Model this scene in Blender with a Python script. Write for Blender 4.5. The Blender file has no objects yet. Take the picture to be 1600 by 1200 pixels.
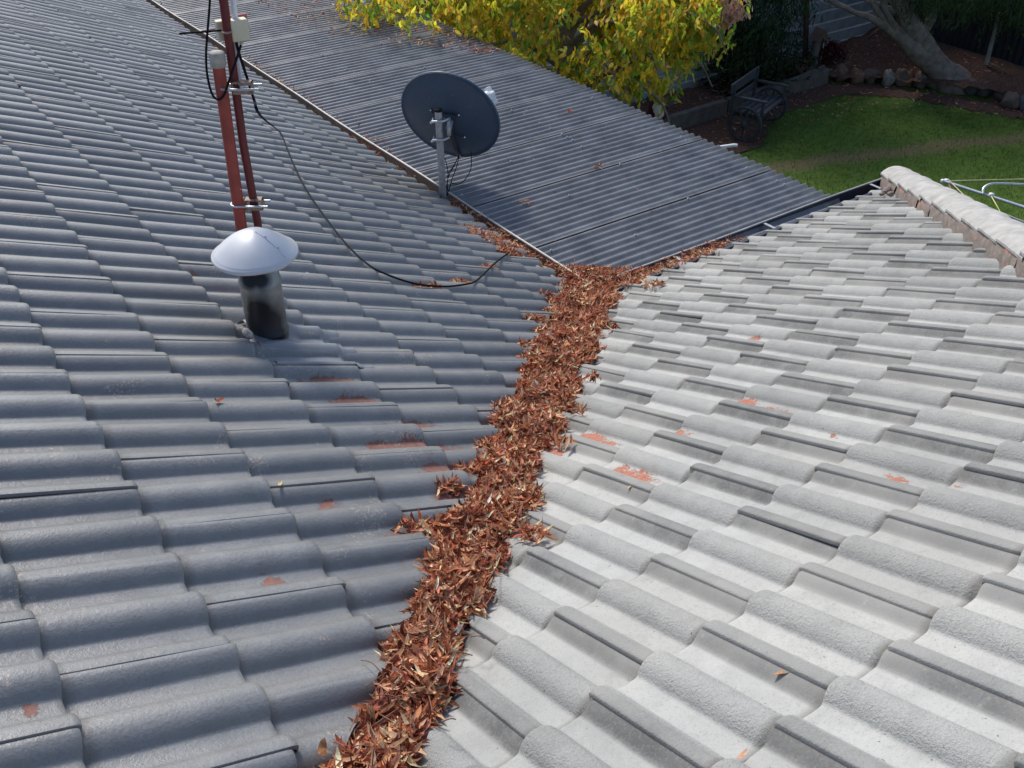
import bpy, bmesh, math, random
import numpy as np
from mathutils import Vector, Matrix, noise as mnoise

random.seed(7)
RNG = np.random.default_rng(7)
scene = bpy.context.scene
COL = scene.collection
R = math.radians

# ------------------------------------------------------------------ camera
CAM = np.array([-3.3204, -3.9869, 3.0073])
YAW, PITCH, ROLL, FPX = R(55.2568), R(35.3203), R(-0.3754), 1588.87
_f = np.array([math.cos(YAW)*math.cos(PITCH), math.sin(YAW)*math.cos(PITCH), -math.sin(PITCH)])
_r = np.array([math.sin(YAW), -math.cos(YAW), 0.0]); _u = np.cross(_r, _f)
_r, _u = math.cos(ROLL)*_r + math.sin(ROLL)*_u, -math.sin(ROLL)*_r + math.cos(ROLL)*_u
cam_data = bpy.data.cameras.new('camera')
cam_data.sensor_fit = 'HORIZONTAL'; cam_data.sensor_width = 36.0
cam_data.lens = 36.0*FPX/1600.0
cam_data.clip_start = 0.05; cam_data.clip_end = 500
cam = bpy.data.objects.new('camera', cam_data); COL.objects.link(cam)
M = Matrix.Identity(4)
for i in range(3):
    M[i][0], M[i][1], M[i][2], M[i][3] = _r[i], _u[i], -_f[i], CAM[i]
cam.matrix_world = M
scene.camera = cam

# ------------------------------------------------------------------ sky, sun, exposure
SUN_AZ, SUN_EL = 82.0, 49.0            # azimuth measured from +X towards +Y
world = bpy.data.worlds.new('World'); scene.world = world; world.use_nodes = True
wn = world.node_tree; wn.nodes.clear()
sky = wn.nodes.new('ShaderNodeTexSky'); sky.sky_type = 'NISHITA'; sky.sun_disc = False
sky.sun_elevation = R(SUN_EL); sky.sun_rotation = R(90.0-SUN_AZ)
sky.air_density = 1.0; sky.dust_density = 1.6; sky.ozone_density = 1.0
bg = wn.nodes.new('ShaderNodeBackground'); bg.inputs['Strength'].default_value = 0.135
wo = wn.nodes.new('ShaderNodeOutputWorld')
wn.links.new(sky.outputs[0], bg.inputs[0]); wn.links.new(bg.outputs[0], wo.inputs[0])
sun_data = bpy.data.lights.new('sun', 'SUN'); sun_data.energy = 3.0; sun_data.angle = R(12)
sun_data.color = (1.0, 0.945, 0.86)
sun = bpy.data.objects.new('sun', sun_data); COL.objects.link(sun)
sd = Vector((math.cos(R(SUN_EL))*math.cos(R(SUN_AZ)), math.cos(R(SUN_EL))*math.sin(R(SUN_AZ)), math.sin(R(SUN_EL))))
sun.rotation_euler = sd.to_track_quat('Z', 'Y').to_euler()
scene.view_settings.view_transform = 'Standard'; scene.view_settings.look = 'None'
scene.view_settings.gamma = 1.0; scene.view_settings.exposure = 0.30
scene.view_settings.use_curve_mapping = False
scene.cycles.max_bounces = 5

# ------------------------------------------------------------------ calibration helpers (pixel of the 1600x1200 photo -> place)
P = R(24.477); TP = math.tan(P); CP, SP = math.cos(P), math.sin(P)
NL = np.array([SP, 0, CP]); NR = np.array([0, SP, CP])
def ray(u, v): return _f + ((u-800)/FPX)*_r - ((v-600)/FPX)*_u
def onplane(u, v, n, d):
    D = ray(u, v); n = np.array(n, float); return CAM + D*((d-n@CAM)/(n@D))
def onz(u, v, z): return onplane(u, v, (0, 0, 1), z)
def pix(p):
    d = np.asarray(p, float)-CAM; z = d@_f
    return np.stack([800+FPX*(d@_r)/z, 600-FPX*(d@_u)/z], -1)

# ------------------------------------------------------------------ mesh helpers
def V(*a): return np.array(a, float)
class MB:
    """collects geometry of ONE part"""
    def __init__(s): s.v = []; s.f = []; s.m = []; s.sm = []
    def add(s, vs, fs, mat=0, smooth=False):
        b = len(s.v); s.v += [tuple(map(float, q)) for q in vs]
        for f in fs: s.f.append(tuple(b+i for i in f)); s.m.append(mat); s.sm.append(smooth)
        return s
    def box(s, c, size, ax=None, mat=0):
        c = np.array(c, float); hx, hy, hz = [q/2 for q in size]
        A = np.eye(3) if ax is None else np.array(ax, float)
        vs = [c + A[0]*sx*hx + A[1]*sy*hy + A[2]*sz*hz for sz in (-1, 1) for sy in (-1, 1) for sx in (-1, 1)]
        return s.add(vs, [(0, 2, 3, 1), (4, 5, 7, 6), (0, 1, 5, 4), (2, 6, 7, 3), (0, 4, 6, 2), (1, 3, 7, 5)], mat)
    def tube(s, pts, rad, n=10, mat=0, cap=True, smooth=True):
        pts = [np.array(q, float) for q in pts]
        if not hasattr(rad, '__len__'): rad = [rad]*len(pts)
        rings = []; prev = None
        for i, q in enumerate(pts):
            t = pts[min(i+1, len(pts)-1)]-pts[max(i-1, 0)]; t = t/(np.linalg.norm(t)+1e-12)
            if prev is None:
                a = np.array([0, 0, 1.]) if abs(t[2]) < .9 else np.array([1., 0, 0])
            else: a = prev
            x = a-t*(a@t); x /= np.linalg.norm(x)+1e-12; y = np.cross(t, x); prev = x
            rings.append([q+rad[i]*(math.cos(2*math.pi*k/n)*x+math.sin(2*math.pi*k/n)*y) for k in range(n)])
        vs = [p for rg in rings for p in rg]; fs = []
        for i in range(len(pts)-1):
            for k in range(n):
                a, b = i*n+k, i*n+(k+1) % n
                fs.append((a, b, b+n, a+n))
        s.add(vs, fs, mat, smooth)
        if cap:
            s.add(rings[0], [tuple(range(n))[::-1]], mat); s.add(rings[-1], [tuple(range(n))], mat)
        return s
    def lathe(s, c, prof, n=24, ax=None, mat=0, smooth=True):
        c = np.array(c, float); A = np.eye(3) if ax is None else np.array(ax, float)
        vs = []
        for r_, z_ in prof:
            for k in range(n):
                a = 2*math.pi*k/n; vs.append(c+A[0]*r_*math.cos(a)+A[1]*r_*math.sin(a)+A[2]*z_)
        fs = []
        for i in range(len(prof)-1):
            for k in range(n):
                a, b = i*n+k, i*n+(k+1) % n; fs.append((a, b, b+n, a+n))
        return s.add(vs, fs, mat, smooth)
    def mesh(s, name, mats):
        me = bpy.data.meshes.new(name); me.from_pydata(s.v, [], s.f)
        for m in (mats if isinstance(mats, (list, tuple)) else [mats]): me.materials.append(m)
        me.polygons.foreach_set('material_index', s.m)
        me.polygons.foreach_set('use_smooth', s.sm); me.update(); return me
    def build(s, name, mats, parent=None):
        return link(name, s.mesh(name, mats), parent)
def link(name, me, parent=None):
    o = bpy.data.objects.new(name, me); COL.objects.link(o)
    if parent is not None: o.parent = parent
    return o
def tag(o, label, cat, group=None):
    o['label'] = label; o['category'] = cat
    if group: o['group'] = group
    return o
def structure(o): o['kind'] = 'structure'; return o
def stuff(o, label=None, cat=None):
    o['kind'] = 'stuff'
    if label: o['label'] = label; o['category'] = cat
    return o
def empty(name, label, cat, group=None):
    return tag(link(name, None), label, cat, group)
def bevel(o, w, seg=2):
    m = o.modifiers.new('bevel', 'BEVEL'); m.width = w; m.segments = seg; m.limit_method = 'ANGLE'; return o
def arc(pts, n=6):
    """Catmull-Rom through points"""
    pts = [np.array(p, float) for p in pts]; q = [2*pts[0]-pts[1]]+pts+[2*pts[-1]-pts[-2]]; out = []
    for i in range(1, len(q)-2):
        for k in range(n):
            t = k/n; a, b, c, d = q[i-1], q[i], q[i+1], q[i+2]
            out.append(.5*((2*b)+(c-a)*t+(2*a-5*b+4*c-d)*t*t+(3*b-a-3*c+d)*t**3))
    return out+[pts[-1]]

# ------------------------------------------------------------------ material helpers
def new_mat(name):
    m = bpy.data.materials.new(name); m.use_nodes = True
    nt = m.node_tree; b = nt.nodes['Principled BSDF']; return m, nt, b
def N(nt, t, **kw):
    n = nt.nodes.new(t)
    for k, v in kw.items():
        if k.startswith('i_'):
            key = k[2:]; key = int(key) if key.isdigit() else key.replace('_', ' ')
            n.inputs[key].default_value = v
        else: setattr(n, k, v)
    return n
def L(nt, a, b): nt.links.new(a, b)
def ramp(nt, fac, stops):
    n = N(nt, 'ShaderNodeValToRGB'); e = n.color_ramp.elements
    while len(e) < len(stops): e.new(0.5)
    for el, (p, c) in zip(e, stops): el.position = p; el.color = (*c, 1) if len(c) == 3 else c
    L(nt, fac, n.inputs[0]); return n.outputs[0]
def mix(nt, fac, a, b, mode='MIX'):
    n = N(nt, 'ShaderNodeMix', data_type='RGBA', blend_type=mode)
    for sock, val in ((n.inputs[0], fac), (n.inputs[6], a), (n.inputs[7], b)):
        if hasattr(val, 'is_output'): L(nt, val, sock)
        else: sock.default_value = val if not isinstance(val, tuple) else (*val, 1) if len(val) == 3 else val
    return n.outputs[2]
def math_(nt, op, a, b=None, clamp=False):
    n = N(nt, 'ShaderNodeMath', operation=op, use_clamp=clamp)
    for sock, val in zip(n.inputs, (a, b)):
        if val is None: continue
        if hasattr(val, 'is_output'): L(nt, val, sock)
        else: sock.default_value = val
    return n.outputs[0]
def pos(nt): return N(nt, 'ShaderNodeNewGeometry').outputs['Position']
def noise(nt, vec, scale, detail=3, rough=.55, dist=0.0):
    n = N(nt, 'ShaderNodeTexNoise', i_Scale=scale, i_Detail=detail, i_Roughness=rough, i_Distortion=dist)
    if vec is not None: L(nt, vec, n.inputs['Vector'])
    return n.outputs['Fac']
def bump(nt, b, height, strength, dist, prev=None):
    n = N(nt, 'ShaderNodeBump', i_Strength=strength, i_Distance=dist); L(nt, height, n.inputs['Height'])
    if prev is not None: L(nt, prev, n.inputs['Normal'])
    L(nt, n.outputs[0], b.inputs['Normal']); return n.outputs[0]
def simple(name, col, rough=.5, metal=0.0, var=.25, scale=20, bmp=0.0, bscale=80, spec=.5):
    m, nt, b = new_mat(name); p = pos(nt)
    n = noise(nt, p, scale, 4)
    c = ramp(nt, n, [(.25, tuple(q*(1-var) for q in col)), (.75, tuple(min(1, q*(1+var)) for q in col))])
    L(nt, c, b.inputs['Base Color']); b.inputs['Roughness'].default_value = rough
    b.inputs['Metallic'].default_value = metal; b.inputs['Specular IOR Level'].default_value = spec
    if bmp: bump(nt, b, noise(nt, p, bscale, 4), bmp, .004)
    return m
def spots(nt, p, lst):
    """soft-edged marks at given places: [(x,y,z,radius)], 0..1"""
    acc = None
    for (x, y, z, r_) in lst:
        d = N(nt, 'ShaderNodeVectorMath', operation='DISTANCE'); L(nt, p, d.inputs[0]); d.inputs[1].default_value = (x, y, z)
        mr = N(nt, 'ShaderNodeMapRange', i_1=0.0, i_2=r_, i_3=1.0, i_4=0.0); L(nt, d.outputs['Value'], mr.inputs[0])
        acc = mr.outputs[0] if acc is None else math_(nt, 'MAXIMUM', acc, mr.outputs[0])
    return acc

# ---- tile paint -----------------------------------------------------------------
def spot_list(pts, n):   # photo pixels of worn places -> places on the slope
    out = []
    for (u, v, rpx) in pts:
        q = onplane(u, v, n, -.03); depth = (q-CAM)@_f
        out.append((q[0], q[1], q[2], 1.15*rpx*depth/FPX))
    return out
LEFT_PEEL = spot_list([(510, 590, 75), (560, 625, 75), (640, 690, 95), (690, 700, 80), (720, 780, 70), (655, 660, 60), (430, 905, 34),
                       (690, 735, 60), (540, 620, 50), (590, 690, 50), (45, 1105, 24), (405, 885, 30), (515, 780, 32), (640, 850, 70), (480, 1140, 22), (370, 390, 40), (900, 410, 20), (520, 415, 30), (300, 420, 35), (670, 720, 60)], NL)
RIGHT_PEEL = spot_list([(918, 678, 52), (940, 685, 40), (965, 728, 42), (985, 738, 60), (1010, 747, 40), (1058, 670, 26), (1195, 634, 44), (1160, 622, 36), (1225, 636, 30), (1390, 735, 34), (1412, 740, 26),
                        (1075, 592, 22), (862, 700, 36), (700, 1138, 22), (1183, 520, 22), (1300, 668, 22), (1495, 748, 22)], NR)
DROPPINGS = spot_list([(640, 487, 9), (550, 478, 12), (634, 491, 5), (488, 411, 9), (482, 426, 9), (446, 447, 8), (673, 495, 5), (767, 520, 9), (750, 535, 5), (672, 474, 5), (540, 428, 6)], NL)

def tile_mat(name, left):
    m, nt, b = new_mat(name); p = pos(nt)
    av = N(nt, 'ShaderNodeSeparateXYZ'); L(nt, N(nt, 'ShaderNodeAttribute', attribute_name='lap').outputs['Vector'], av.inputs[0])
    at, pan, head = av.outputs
    oi = N(nt, 'ShaderNodeObjectInfo').outputs['Random']
    big = noise(nt, p, 1.7, 3); mid = noise(nt, p, 14, 5, .6); fine = noise(nt, p, 160, 3, .6); speck = noise(nt, p, 420, 2, .5)
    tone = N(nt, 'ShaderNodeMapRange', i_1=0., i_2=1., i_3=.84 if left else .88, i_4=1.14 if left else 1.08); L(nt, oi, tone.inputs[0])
    if left:
        c = ramp(nt, mid, [(.25, (.134, .137, .141)), (.55, (.170, .174, .178)), (.8, (.216, .220, .222))])
        c = mix(nt, ramp(nt, big, [(.45, (0, 0, 0)), (.75, (.6, .6, .6))]), c, (.22, .215, .205))
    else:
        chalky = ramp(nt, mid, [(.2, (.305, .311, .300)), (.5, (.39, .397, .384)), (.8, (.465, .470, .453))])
        lap_grey = ramp(nt, mid, [(.2, (.105, .107, .106)), (.8, (.180, .182, .178))])  # darker grey for the cap roll and the flank below its ledge
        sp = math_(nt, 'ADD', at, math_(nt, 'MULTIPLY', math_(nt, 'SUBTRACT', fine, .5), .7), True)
        c = mix(nt, sp, chalky, lap_grey)
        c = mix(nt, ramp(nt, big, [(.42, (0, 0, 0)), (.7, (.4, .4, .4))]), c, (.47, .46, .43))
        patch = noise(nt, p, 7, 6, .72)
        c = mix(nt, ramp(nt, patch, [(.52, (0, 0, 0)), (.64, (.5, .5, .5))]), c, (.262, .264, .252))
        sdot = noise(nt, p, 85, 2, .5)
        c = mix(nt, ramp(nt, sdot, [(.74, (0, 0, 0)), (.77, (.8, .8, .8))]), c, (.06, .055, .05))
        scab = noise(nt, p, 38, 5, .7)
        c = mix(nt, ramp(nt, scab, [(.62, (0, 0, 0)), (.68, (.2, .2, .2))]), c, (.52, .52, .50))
    c = mix(nt, 1.0, c, tone.outputs[0], 'MULTIPLY')
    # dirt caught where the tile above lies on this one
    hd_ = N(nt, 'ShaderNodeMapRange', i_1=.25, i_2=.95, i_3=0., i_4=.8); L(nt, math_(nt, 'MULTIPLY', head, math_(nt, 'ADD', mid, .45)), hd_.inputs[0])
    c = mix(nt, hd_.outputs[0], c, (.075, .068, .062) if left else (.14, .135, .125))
    # dark grime specks and fine mottling
    c = mix(nt, ramp(nt, fine, [(.30, (.40, .40, .40)), (.50, (0, 0, 0))]), c, (.10, .105, .11) if left else (.20, .195, .19))
    c = mix(nt, ramp(nt, speck, [(.68, (0, 0, 0)), (.76, (.3, .3, .3))]), c, (.32, .32, .31) if left else (.58, .58, .56))
    # peeled paint: terracotta body showing, with flaky edges
    mask = spots(nt, p, LEFT_PEEL if left else RIGHT_PEEL)
    flk = noise(nt, p, 30, 9, .74, .9)
    pe = math_(nt, 'ADD', math_(nt, 'MULTIPLY', mask, .70), math_(nt, 'MULTIPLY', flk, 1.6))
    pe = math_(nt, 'ADD', pe, math_(nt, 'MULTIPLY', math_(nt, 'SUBTRACT', pan, .75), .34))
    pe = math_(nt, 'ADD', pe, .15)
    mr = N(nt, 'ShaderNodeMapRange', i_1=1.40, i_2=1.43, i_3=0.0, i_4=1.0); L(nt, pe, mr.inputs[0])
    terr = ramp(nt, noise(nt, p, 60, 4), [(.3, (.16, .062, .045)), (.7, (.25, .105, .078))] if left else [(.3, (.34, .125, .082)), (.7, (.43, .20, .14))])
    c = mix(nt, mr.outputs[0], c, terr)
    edge = N(nt, 'ShaderNodeMapRange', i_1=1.24, i_2=1.40, i_3=0.0, i_4=.6); L(nt, pe, edge.inputs[0])
    grime = math_(nt, 'MULTIPLY', edge.outputs[0], math_(nt, 'GREATER_THAN', fine, .5))
    c = mix(nt, math_(nt, 'MULTIPLY', grime, math_(nt, 'SUBTRACT', 1.0, mr.outputs[0])), c, (.09, .075, .065) if left else (.22, .20, .185))
    if left:
        dr = spots(nt, p, DROPPINGS)
        dm = N(nt, 'ShaderNodeMapRange', i_1=.75, i_2=.85, i_3=0.0, i_4=.9)
        L(nt, math_(nt, 'ADD', dr, math_(nt, 'MULTIPLY', flk, .55)), dm.inputs[0])
        c = mix(nt, dm.outputs[0], c, (.78, .79, .80))
        # tan lichen crumbs
        li = noise(nt, p, 5.5, 2); lf = noise(nt, p, 130, 3, .7)
        lm = math_(nt, 'MULTIPLY', math_(nt, 'GREATER_THAN', li, .63), math_(nt, 'GREATER_THAN', lf, .58))
        c = mix(nt, math_(nt, 'MULTIPLY', lm, .8), c, (.36, .29, .24))
    L(nt, c, b.inputs['Base Color'])
    rg = ramp(nt, fine, [(.2, (.30, .30, .30) if left else (.62, .62, .62)), (.8, (.50, .50, .50) if left else (.85, .85, .85))])
    L(nt, mix(nt, mr.outputs[0], rg, (.9, .9, .9)), b.inputs['Roughness'])
    b.inputs['Specular IOR Level'].default_value = .95 if left else .3
    if left: b.inputs['Coat Weight'].default_value = .30; b.inputs['Coat Roughness'].default_value = .38
    h1 = noise(nt, p, 95, 4, .65)
    if left: bn = bump(nt, b, h1, .24, .006)
    else:
        stip = math_(nt, 'MULTIPLY', noise(nt, p, 170, 4, .7), math_(nt, 'MULTIPLY', math_(nt, 'SUBTRACT', 1.2, pan), math_(nt, 'SUBTRACT', 1.15, at)))
        bn = bump(nt, b, stip, .8, .006)
    bn = bump(nt, b, noise(nt, p, 300, 3, .6), .35 if left else .4, .002, bn)
    bump(nt, b, math_(nt, 'SUBTRACT', 1.0, mr.outputs[0]), .5, .002, bn)
    return m
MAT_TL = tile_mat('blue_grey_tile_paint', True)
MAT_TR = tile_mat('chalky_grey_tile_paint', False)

def attr_mat(name, rough=.7, spec=.3, transl=0.0, bmp=.0):
    m, nt, b = new_mat(name)
    a = N(nt, 'ShaderNodeAttribute', attribute_name='col').outputs['Color']
    n = noise(nt, pos(nt), 120, 3)
    c = mix(nt, 1.0, a, ramp(nt, n, [(.2, (.62, .62, .62)), (.8, (1.25, 1.25, 1.25))]), 'MULTIPLY')
    L(nt, c, b.inputs['Base Color']); b.inputs['Roughness'].default_value = rough; b.inputs['Specular IOR Level'].default_value = spec
    if transl:
        t = N(nt, 'ShaderNodeBsdfTranslucent'); L(nt, c, t.inputs[0])
        ms = N(nt, 'ShaderNodeMixShader'); ms.inputs[0].default_value = transl
        L(nt, b.outputs[0], ms.inputs[1]); L(nt, t.outputs[0], ms.inputs[2])
        L(nt, ms.outputs[0], nt.nodes['Material Output'].inputs[0])
    return m
MAT_DRYLEAF = attr_mat('dry_leaf', .65, .10, .25)
MAT_LEAF = attr_mat('live_leaf', .5, .4, .55)

def metal_paint(name, col, rough=.35, spec=.5, dirt=.3, metal=0.0):
    m, nt, b = new_mat(name); p = pos(nt)
    n = noise(nt, p, 6, 5, .65); s = noise(nt, p, 90, 3)
    c = ramp(nt, n, [(.3, tuple(q*(1-dirt) for q in col)), (.7, tuple(min(1, q*(1+dirt)) for q in col))])
    c = mix(nt, ramp(nt, s, [(.64, (0, 0, 0)), (.72, (.25, .25, .25))]), c, (.45, .42, .38))
    L(nt, c, b.inputs['Base Color']); b.inputs['Metallic'].default_value = metal
    L(nt, ramp(nt, n, [(.2, (rough*.8,)*3), (.8, (min(1, rough*1.5),)*3)]), b.inputs['Roughness'])
    b.inputs['Specular IOR Level'].default_value = spec
    bump(nt, b, s, .08, .002); return m
MAT_PATIO = metal_paint('slate_blue_steel_sheet', (.122, .127, .138), .30, 1.0, .35, .0)
MAT_GUT_L = metal_paint('weathered_brown_grey_gutter', (.20, .175, .15), .5, .4, .4)
MAT_GUT_R = metal_paint('dark_blue_gutter_steel', (.035, .042, .065), .4, .5, .3)
MAT_LIP = metal_paint('pale_gutter_bead', (.50, .47, .42), .4, .5, .25)
MAT_LIP_D = metal_paint('grey_gutter_bead', (.30, .31, .32), .35, .5, .25)
MAT_GALV = simple('galvanised_steel', (.52, .55, .58), .42, .75, .25, 35)
MAT_GALV_DULL = simple('dull_galvanised_steel', (.36, .38, .40), .5, .35, .3, 40)
MAT_CABLE = simple('black_cable', (.010, .010, .013), .75, 0, .3, 60, spec=.15)
MAT_RUST = simple('rusty_clamp_steel', (.34, .25, .20), .75, .2, .5, 90, .3, 200)
MAT_RIDGE = simple('bleached_ridge_cap', (.40, .395, .38), .95, 0, .24, 14, .8, 45, .1)
MAT_WALL = simple('cream_brick', (.42, .36, .30), .9, 0, .2, 3)
MAT_DARKWOOD = simple('dark_stained_timber', (.045, .05, .062), .7, 0, .35, 14, .2, 70)
MAT_TIMBER = simple('grey_sleeper_timber', (.10, .09, .082), .9, 0, .35, 8, .4, 50)
MAT_BARK = simple('grey_brown_bark', (.19, .155, .135), .9, 0, .45, 11, 1.0, 30)
MAT_ROCK = [simple('brown_rock', (.11, .085, .07), .9, 0, .4, 9, .8, 18), simple('grey_rock', (.09, .09, .093), .9, 0, .4, 9, .8, 18),
            simple('rust_rock', (.16, .088, .06), .9, 0, .4, 9, .8, 18), simple('pale_rock', (.19, .175, .15), .9, 0, .5, 14, .8, 18)]
MAT_FENCE = metal_paint('grey_fence_steel', (.26, .285, .325), .55, .35, .25)
MAT_FENCE_D = metal_paint('charcoal_fence_steel', (.016, .018, .024), .6, .3, .3)
MAT_POST = simple('red_brown_post_paint', (.075, .035, .03), .6, 0, .3, 14)

# ------------------------------------------------------------------ ground
def ground_mat():
    m, nt, b = new_mat('lawn_and_soil'); p = pos(nt)
    g = ramp(nt, noise(nt, p, 9, 5, .65), [(.25, (.055, .105, .020)), (.55, (.10, .175, .034)), (.8, (.15, .20, .055))])
    dry = ramp(nt, noise(nt, p, 30, 4), [(.3, (.13, .11, .055)), (.7, (.25, .20, .12))])
    soil = ramp(nt, noise(nt, p, 22, 6, .7), [(.25, (.035, .022, .016)), (.55, (.10, .052, .036)), (.8, (.20, .105, .075))])
    # worn walking track across the lawn and thin grass beside the beds
    sx = N(nt, 'ShaderNodeSeparateXYZ'); L(nt, p, sx.inputs[0])
    wob = math_(nt, 'MULTIPLY', math_(nt, 'SUBTRACT', noise(nt, p, 1.1, 4), .5), 1.1)
    # track line: through (6.9,3.1) and (9.0,2.6)
    tr = math_(nt, 'ADD', math_(nt, 'ADD', sx.outputs[1], math_(nt, 'MULTIPLY', sx.outputs[0], .33)), math_(nt, 'MULTIPLY', wob, .5))
    d = math_(nt, 'ABSOLUTE', math_(nt, 'SUBTRACT', tr, 6.48))
    tm = N(nt, 'ShaderNodeMapRange', i_1=.05, i_2=.42, i_3=.9, i_4=0.0); L(nt, d, tm.inputs[0])
    tmn = math_(nt, 'MULTIPLY', tm.outputs[0], noise(nt, p, 18, 4, .7), True)
    tm2 = N(nt, 'ShaderNodeMapRange', i_1=.22, i_2=.42, i_3=0.0, i_4=.9); L(nt, tmn, tm2.inputs[0])
    c = mix(nt, tm2.outputs[0], g, dry)
    L(nt, c, b.inputs['Base Color']); b.inputs['Roughness'].default_value = .95; b.inputs['Specular IOR Level'].default_value = .15
    bump(nt, b, noise(nt, p, 60, 4, .7), .9, .03); return m, soil
MAT_GROUND, _ = ground_mat()
def soil_mat():
    m, nt, b = new_mat('leafy_mulch'); p = pos(nt)
    c = ramp(nt, noise(nt, p, 26, 6, .72), [(.28, (.030, .019, .015)), (.5, (.105, .052, .038)), (.66, (.19, .095, .07)), (.8, (.30, .18, .13))])
    L(nt, c, b.inputs['Base Color']); b.inputs['Roughness'].default_value = .95
    bump(nt, b, noise(nt, p, 40, 5, .7), 1.0, .04); return m
MAT_SOIL = soil_mat()
GZ = -2.4
g = MB(); G0 = 300
g.add([(-G0, -G0, GZ), (G0, -G0, GZ), (G0, G0, GZ), (-G0, G0, GZ)], [(0, 1, 2, 3)])
structure(g.build('ground', MAT_GROUND))

def sheet(name, outline, hfun, mat, step=.12):
    """a soil sheet inside a polygon, bumpy"""
    xs = [p_[0] for p_ in outline]; ys = [p_[1] for p_ in outline]
    nx = int((max(xs)-min(xs))/step)+1; ny = int((max(ys)-min(ys))/step)+1
    def inside(x, y):
        c = False; j = len(outline)-1
        for i in range(len(outline)):
            if (outline[i][1] > y) != (outline[j][1] > y) and x < (outline[j][0]-outline[i][0])*(y-outline[i][1])/(outline[j][1]-outline[i][1])+outline[i][0]: c = not c
            j = i
        return c
    idx = {}; mb = MB(); vs = []; fs = []
    for i in range(nx+1):
        for j in range(ny+1):
            x = min(xs)+i*step; y = min(ys)+j*step
            idx[i, j] = len(vs); vs.append((x, y, hfun(x, y)))
    for i in range(nx):
        for j in range(ny):
            if inside(min(xs)+(i+.5)*step, min(ys)+(j+.5)*step): fs.append((idx[i, j], idx[i+1, j], idx[i+1, j+1], idx[i, j+1]))
    mb.add(vs, fs, 0, True)
    o = mb.build(name, mat); return structure(o)
def fnoise(x, y, s=1.0, z=0.0): return mnoise.noise(Vector((x*s, y*s, z)))
sheet('garden_bed', [(2.4, 6.0), (9.7, 6.1), (10.4, 5.35), (11.0, 4.2), (11.6, 2.6), (12.05, 0), (12.05, 6.95), (2.4, 6.95)],
      lambda x, y: GZ+.13+.05*fnoise(x, y, 2.2)+.03*fnoise(x, y, 7)+(max(0, x-10.3)*.10), MAT_SOIL)
sheet('mulch_path', [(5.2, 5.1), (6.9, 4.85), (8.0, 5.55), (9.6, 5.6), (10.2, 4.9), (10.6, 3.9), (11.2, 2.3), (12.0, 0.2), (11.6, 2.6), (11.0, 4.2), (10.4, 5.4), (9.7, 6.15), (5.2, 6.05)],
      lambda x, y: GZ+.012+.015*fnoise(x, y, 5), MAT_SOIL, .1)
# ------------------------------------------------------------------ house wings and tiles
GA, ROLLW = .34855, .15
def course_n(n):                   # nose position index -> (index 10 is the eave course)
    return {7: 6.95, 8: 7.87, 9: 8.72, 10: 9.45}.get(n, float(n))
SL0, YL0 = -3.2878, -1.4447
SR0, XR0 = -3.3074, -2.4683+.013
EAVE_S = -3.2878+.34855*9.45
BUMPP = [(0, 1.0), (.010, .970), (.019, .885), (.027, .745), (.0335, .57), (.039, .365), (.043, .18), (.0465, .06), (.052, .0)]
RH = .0345
def roll(c, sgn): return [(c+sgn*t, RH*k) for t, k in BUMPP]
def right_prof():     # cap roll with a thick ledge on the right edge, its neighbour emerging below the ledge on the left
    p = [(.004, .0225), (.016, .0205), (.024, .0165), (.032, .0105), (.039, .0048), (.046, .0010), (.055, 0), (.075, -.0008)]
    p += roll(.15, -1)[::-1]+roll(.15, 1)[1:]+[(.225, -.0008)]+roll(.30, -1)[::-1]
    p += [(.3065, RH*.985), (.3115, RH*.945), (.3133, RH*.88), (.3136, RH*.56)]
    return [(u, h*.86) for u, h in p]
def left_prof():      # thin lapped edge lying on the crest of the neighbouring roll
    def rl(c, sgn): return [(c+sgn*t*1.13, RH*k) for t, k in BUMPP]
    p = [(-.0085, .0245), (-.0083, RH*.925), (-.0070, RH*.985)]+rl(0, 1)+[(.075, -.0008)]
    return p+rl(.15, -1)[::-1]+rl(.15, 1)[1:]+[(.225, -.0008)]+[(u, h) for u, h in rl(.30, -1)[::-1] if u < .2925]+[(.296, RH*.86)]
HR = RH
PROFS = {True: left_prof(), False: right_prof()}
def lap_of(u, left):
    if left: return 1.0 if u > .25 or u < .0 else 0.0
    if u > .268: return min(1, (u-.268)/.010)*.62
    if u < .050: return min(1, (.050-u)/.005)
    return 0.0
def tile_arrays(gauge, seed=0, left=True, warp=.0016):
    rows = [(-gauge-.055, 0), (-gauge+.006, 0), (-gauge+.035, 0), (-gauge*.5, 0), (-.016, 0), (-.006, -.0009), (-.001, -.0042), (0.0, -.0175)]
    vs = []; lap = []; PROF = PROFS[left]; NP = len(PROF)
    for ri, (x, dz) in enumerate(rows):
        for (u, h) in PROF:
            w = h-HR+.017*(x/gauge)+dz+warp*fnoise(x*9+seed*13.7, u*9, 1, seed)
            xx = x+(.0018*fnoise(u*22, seed*5.1, 1, 3) if ri >= 2 else 0)
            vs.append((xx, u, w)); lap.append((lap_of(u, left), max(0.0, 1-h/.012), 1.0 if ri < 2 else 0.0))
    fs = []
    for r_ in range(len(rows)-1):
        for k in range(NP-1):
            a = r_*NP+k; fs.append((a, a+NP, a+NP+1, a+1))
    return vs, fs, lap
def tile_mesh(name, gauge, seed, mat, left):
    vs, fs, lap = tile_arrays(gauge, seed, left)
    return arrays_mesh(name, vs, fs, lap, mat)
def arrays_mesh(name, vs, fs, lap, mat):
    me = bpy.data.meshes.new(name); me.from_pydata(vs, [], fs); me.materials.append(mat)
    me.polygons.foreach_set('use_smooth', [True]*len(fs))
    a = me.attributes.new('lap', 'FLOAT_VECTOR', 'POINT'); a.data.foreach_set('vector', [c_ for q in lap for c_ in q])
    try: me.set_sharp_from_angle(angle=R(50))
    except Exception: pass
    me.update(); return me
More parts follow.
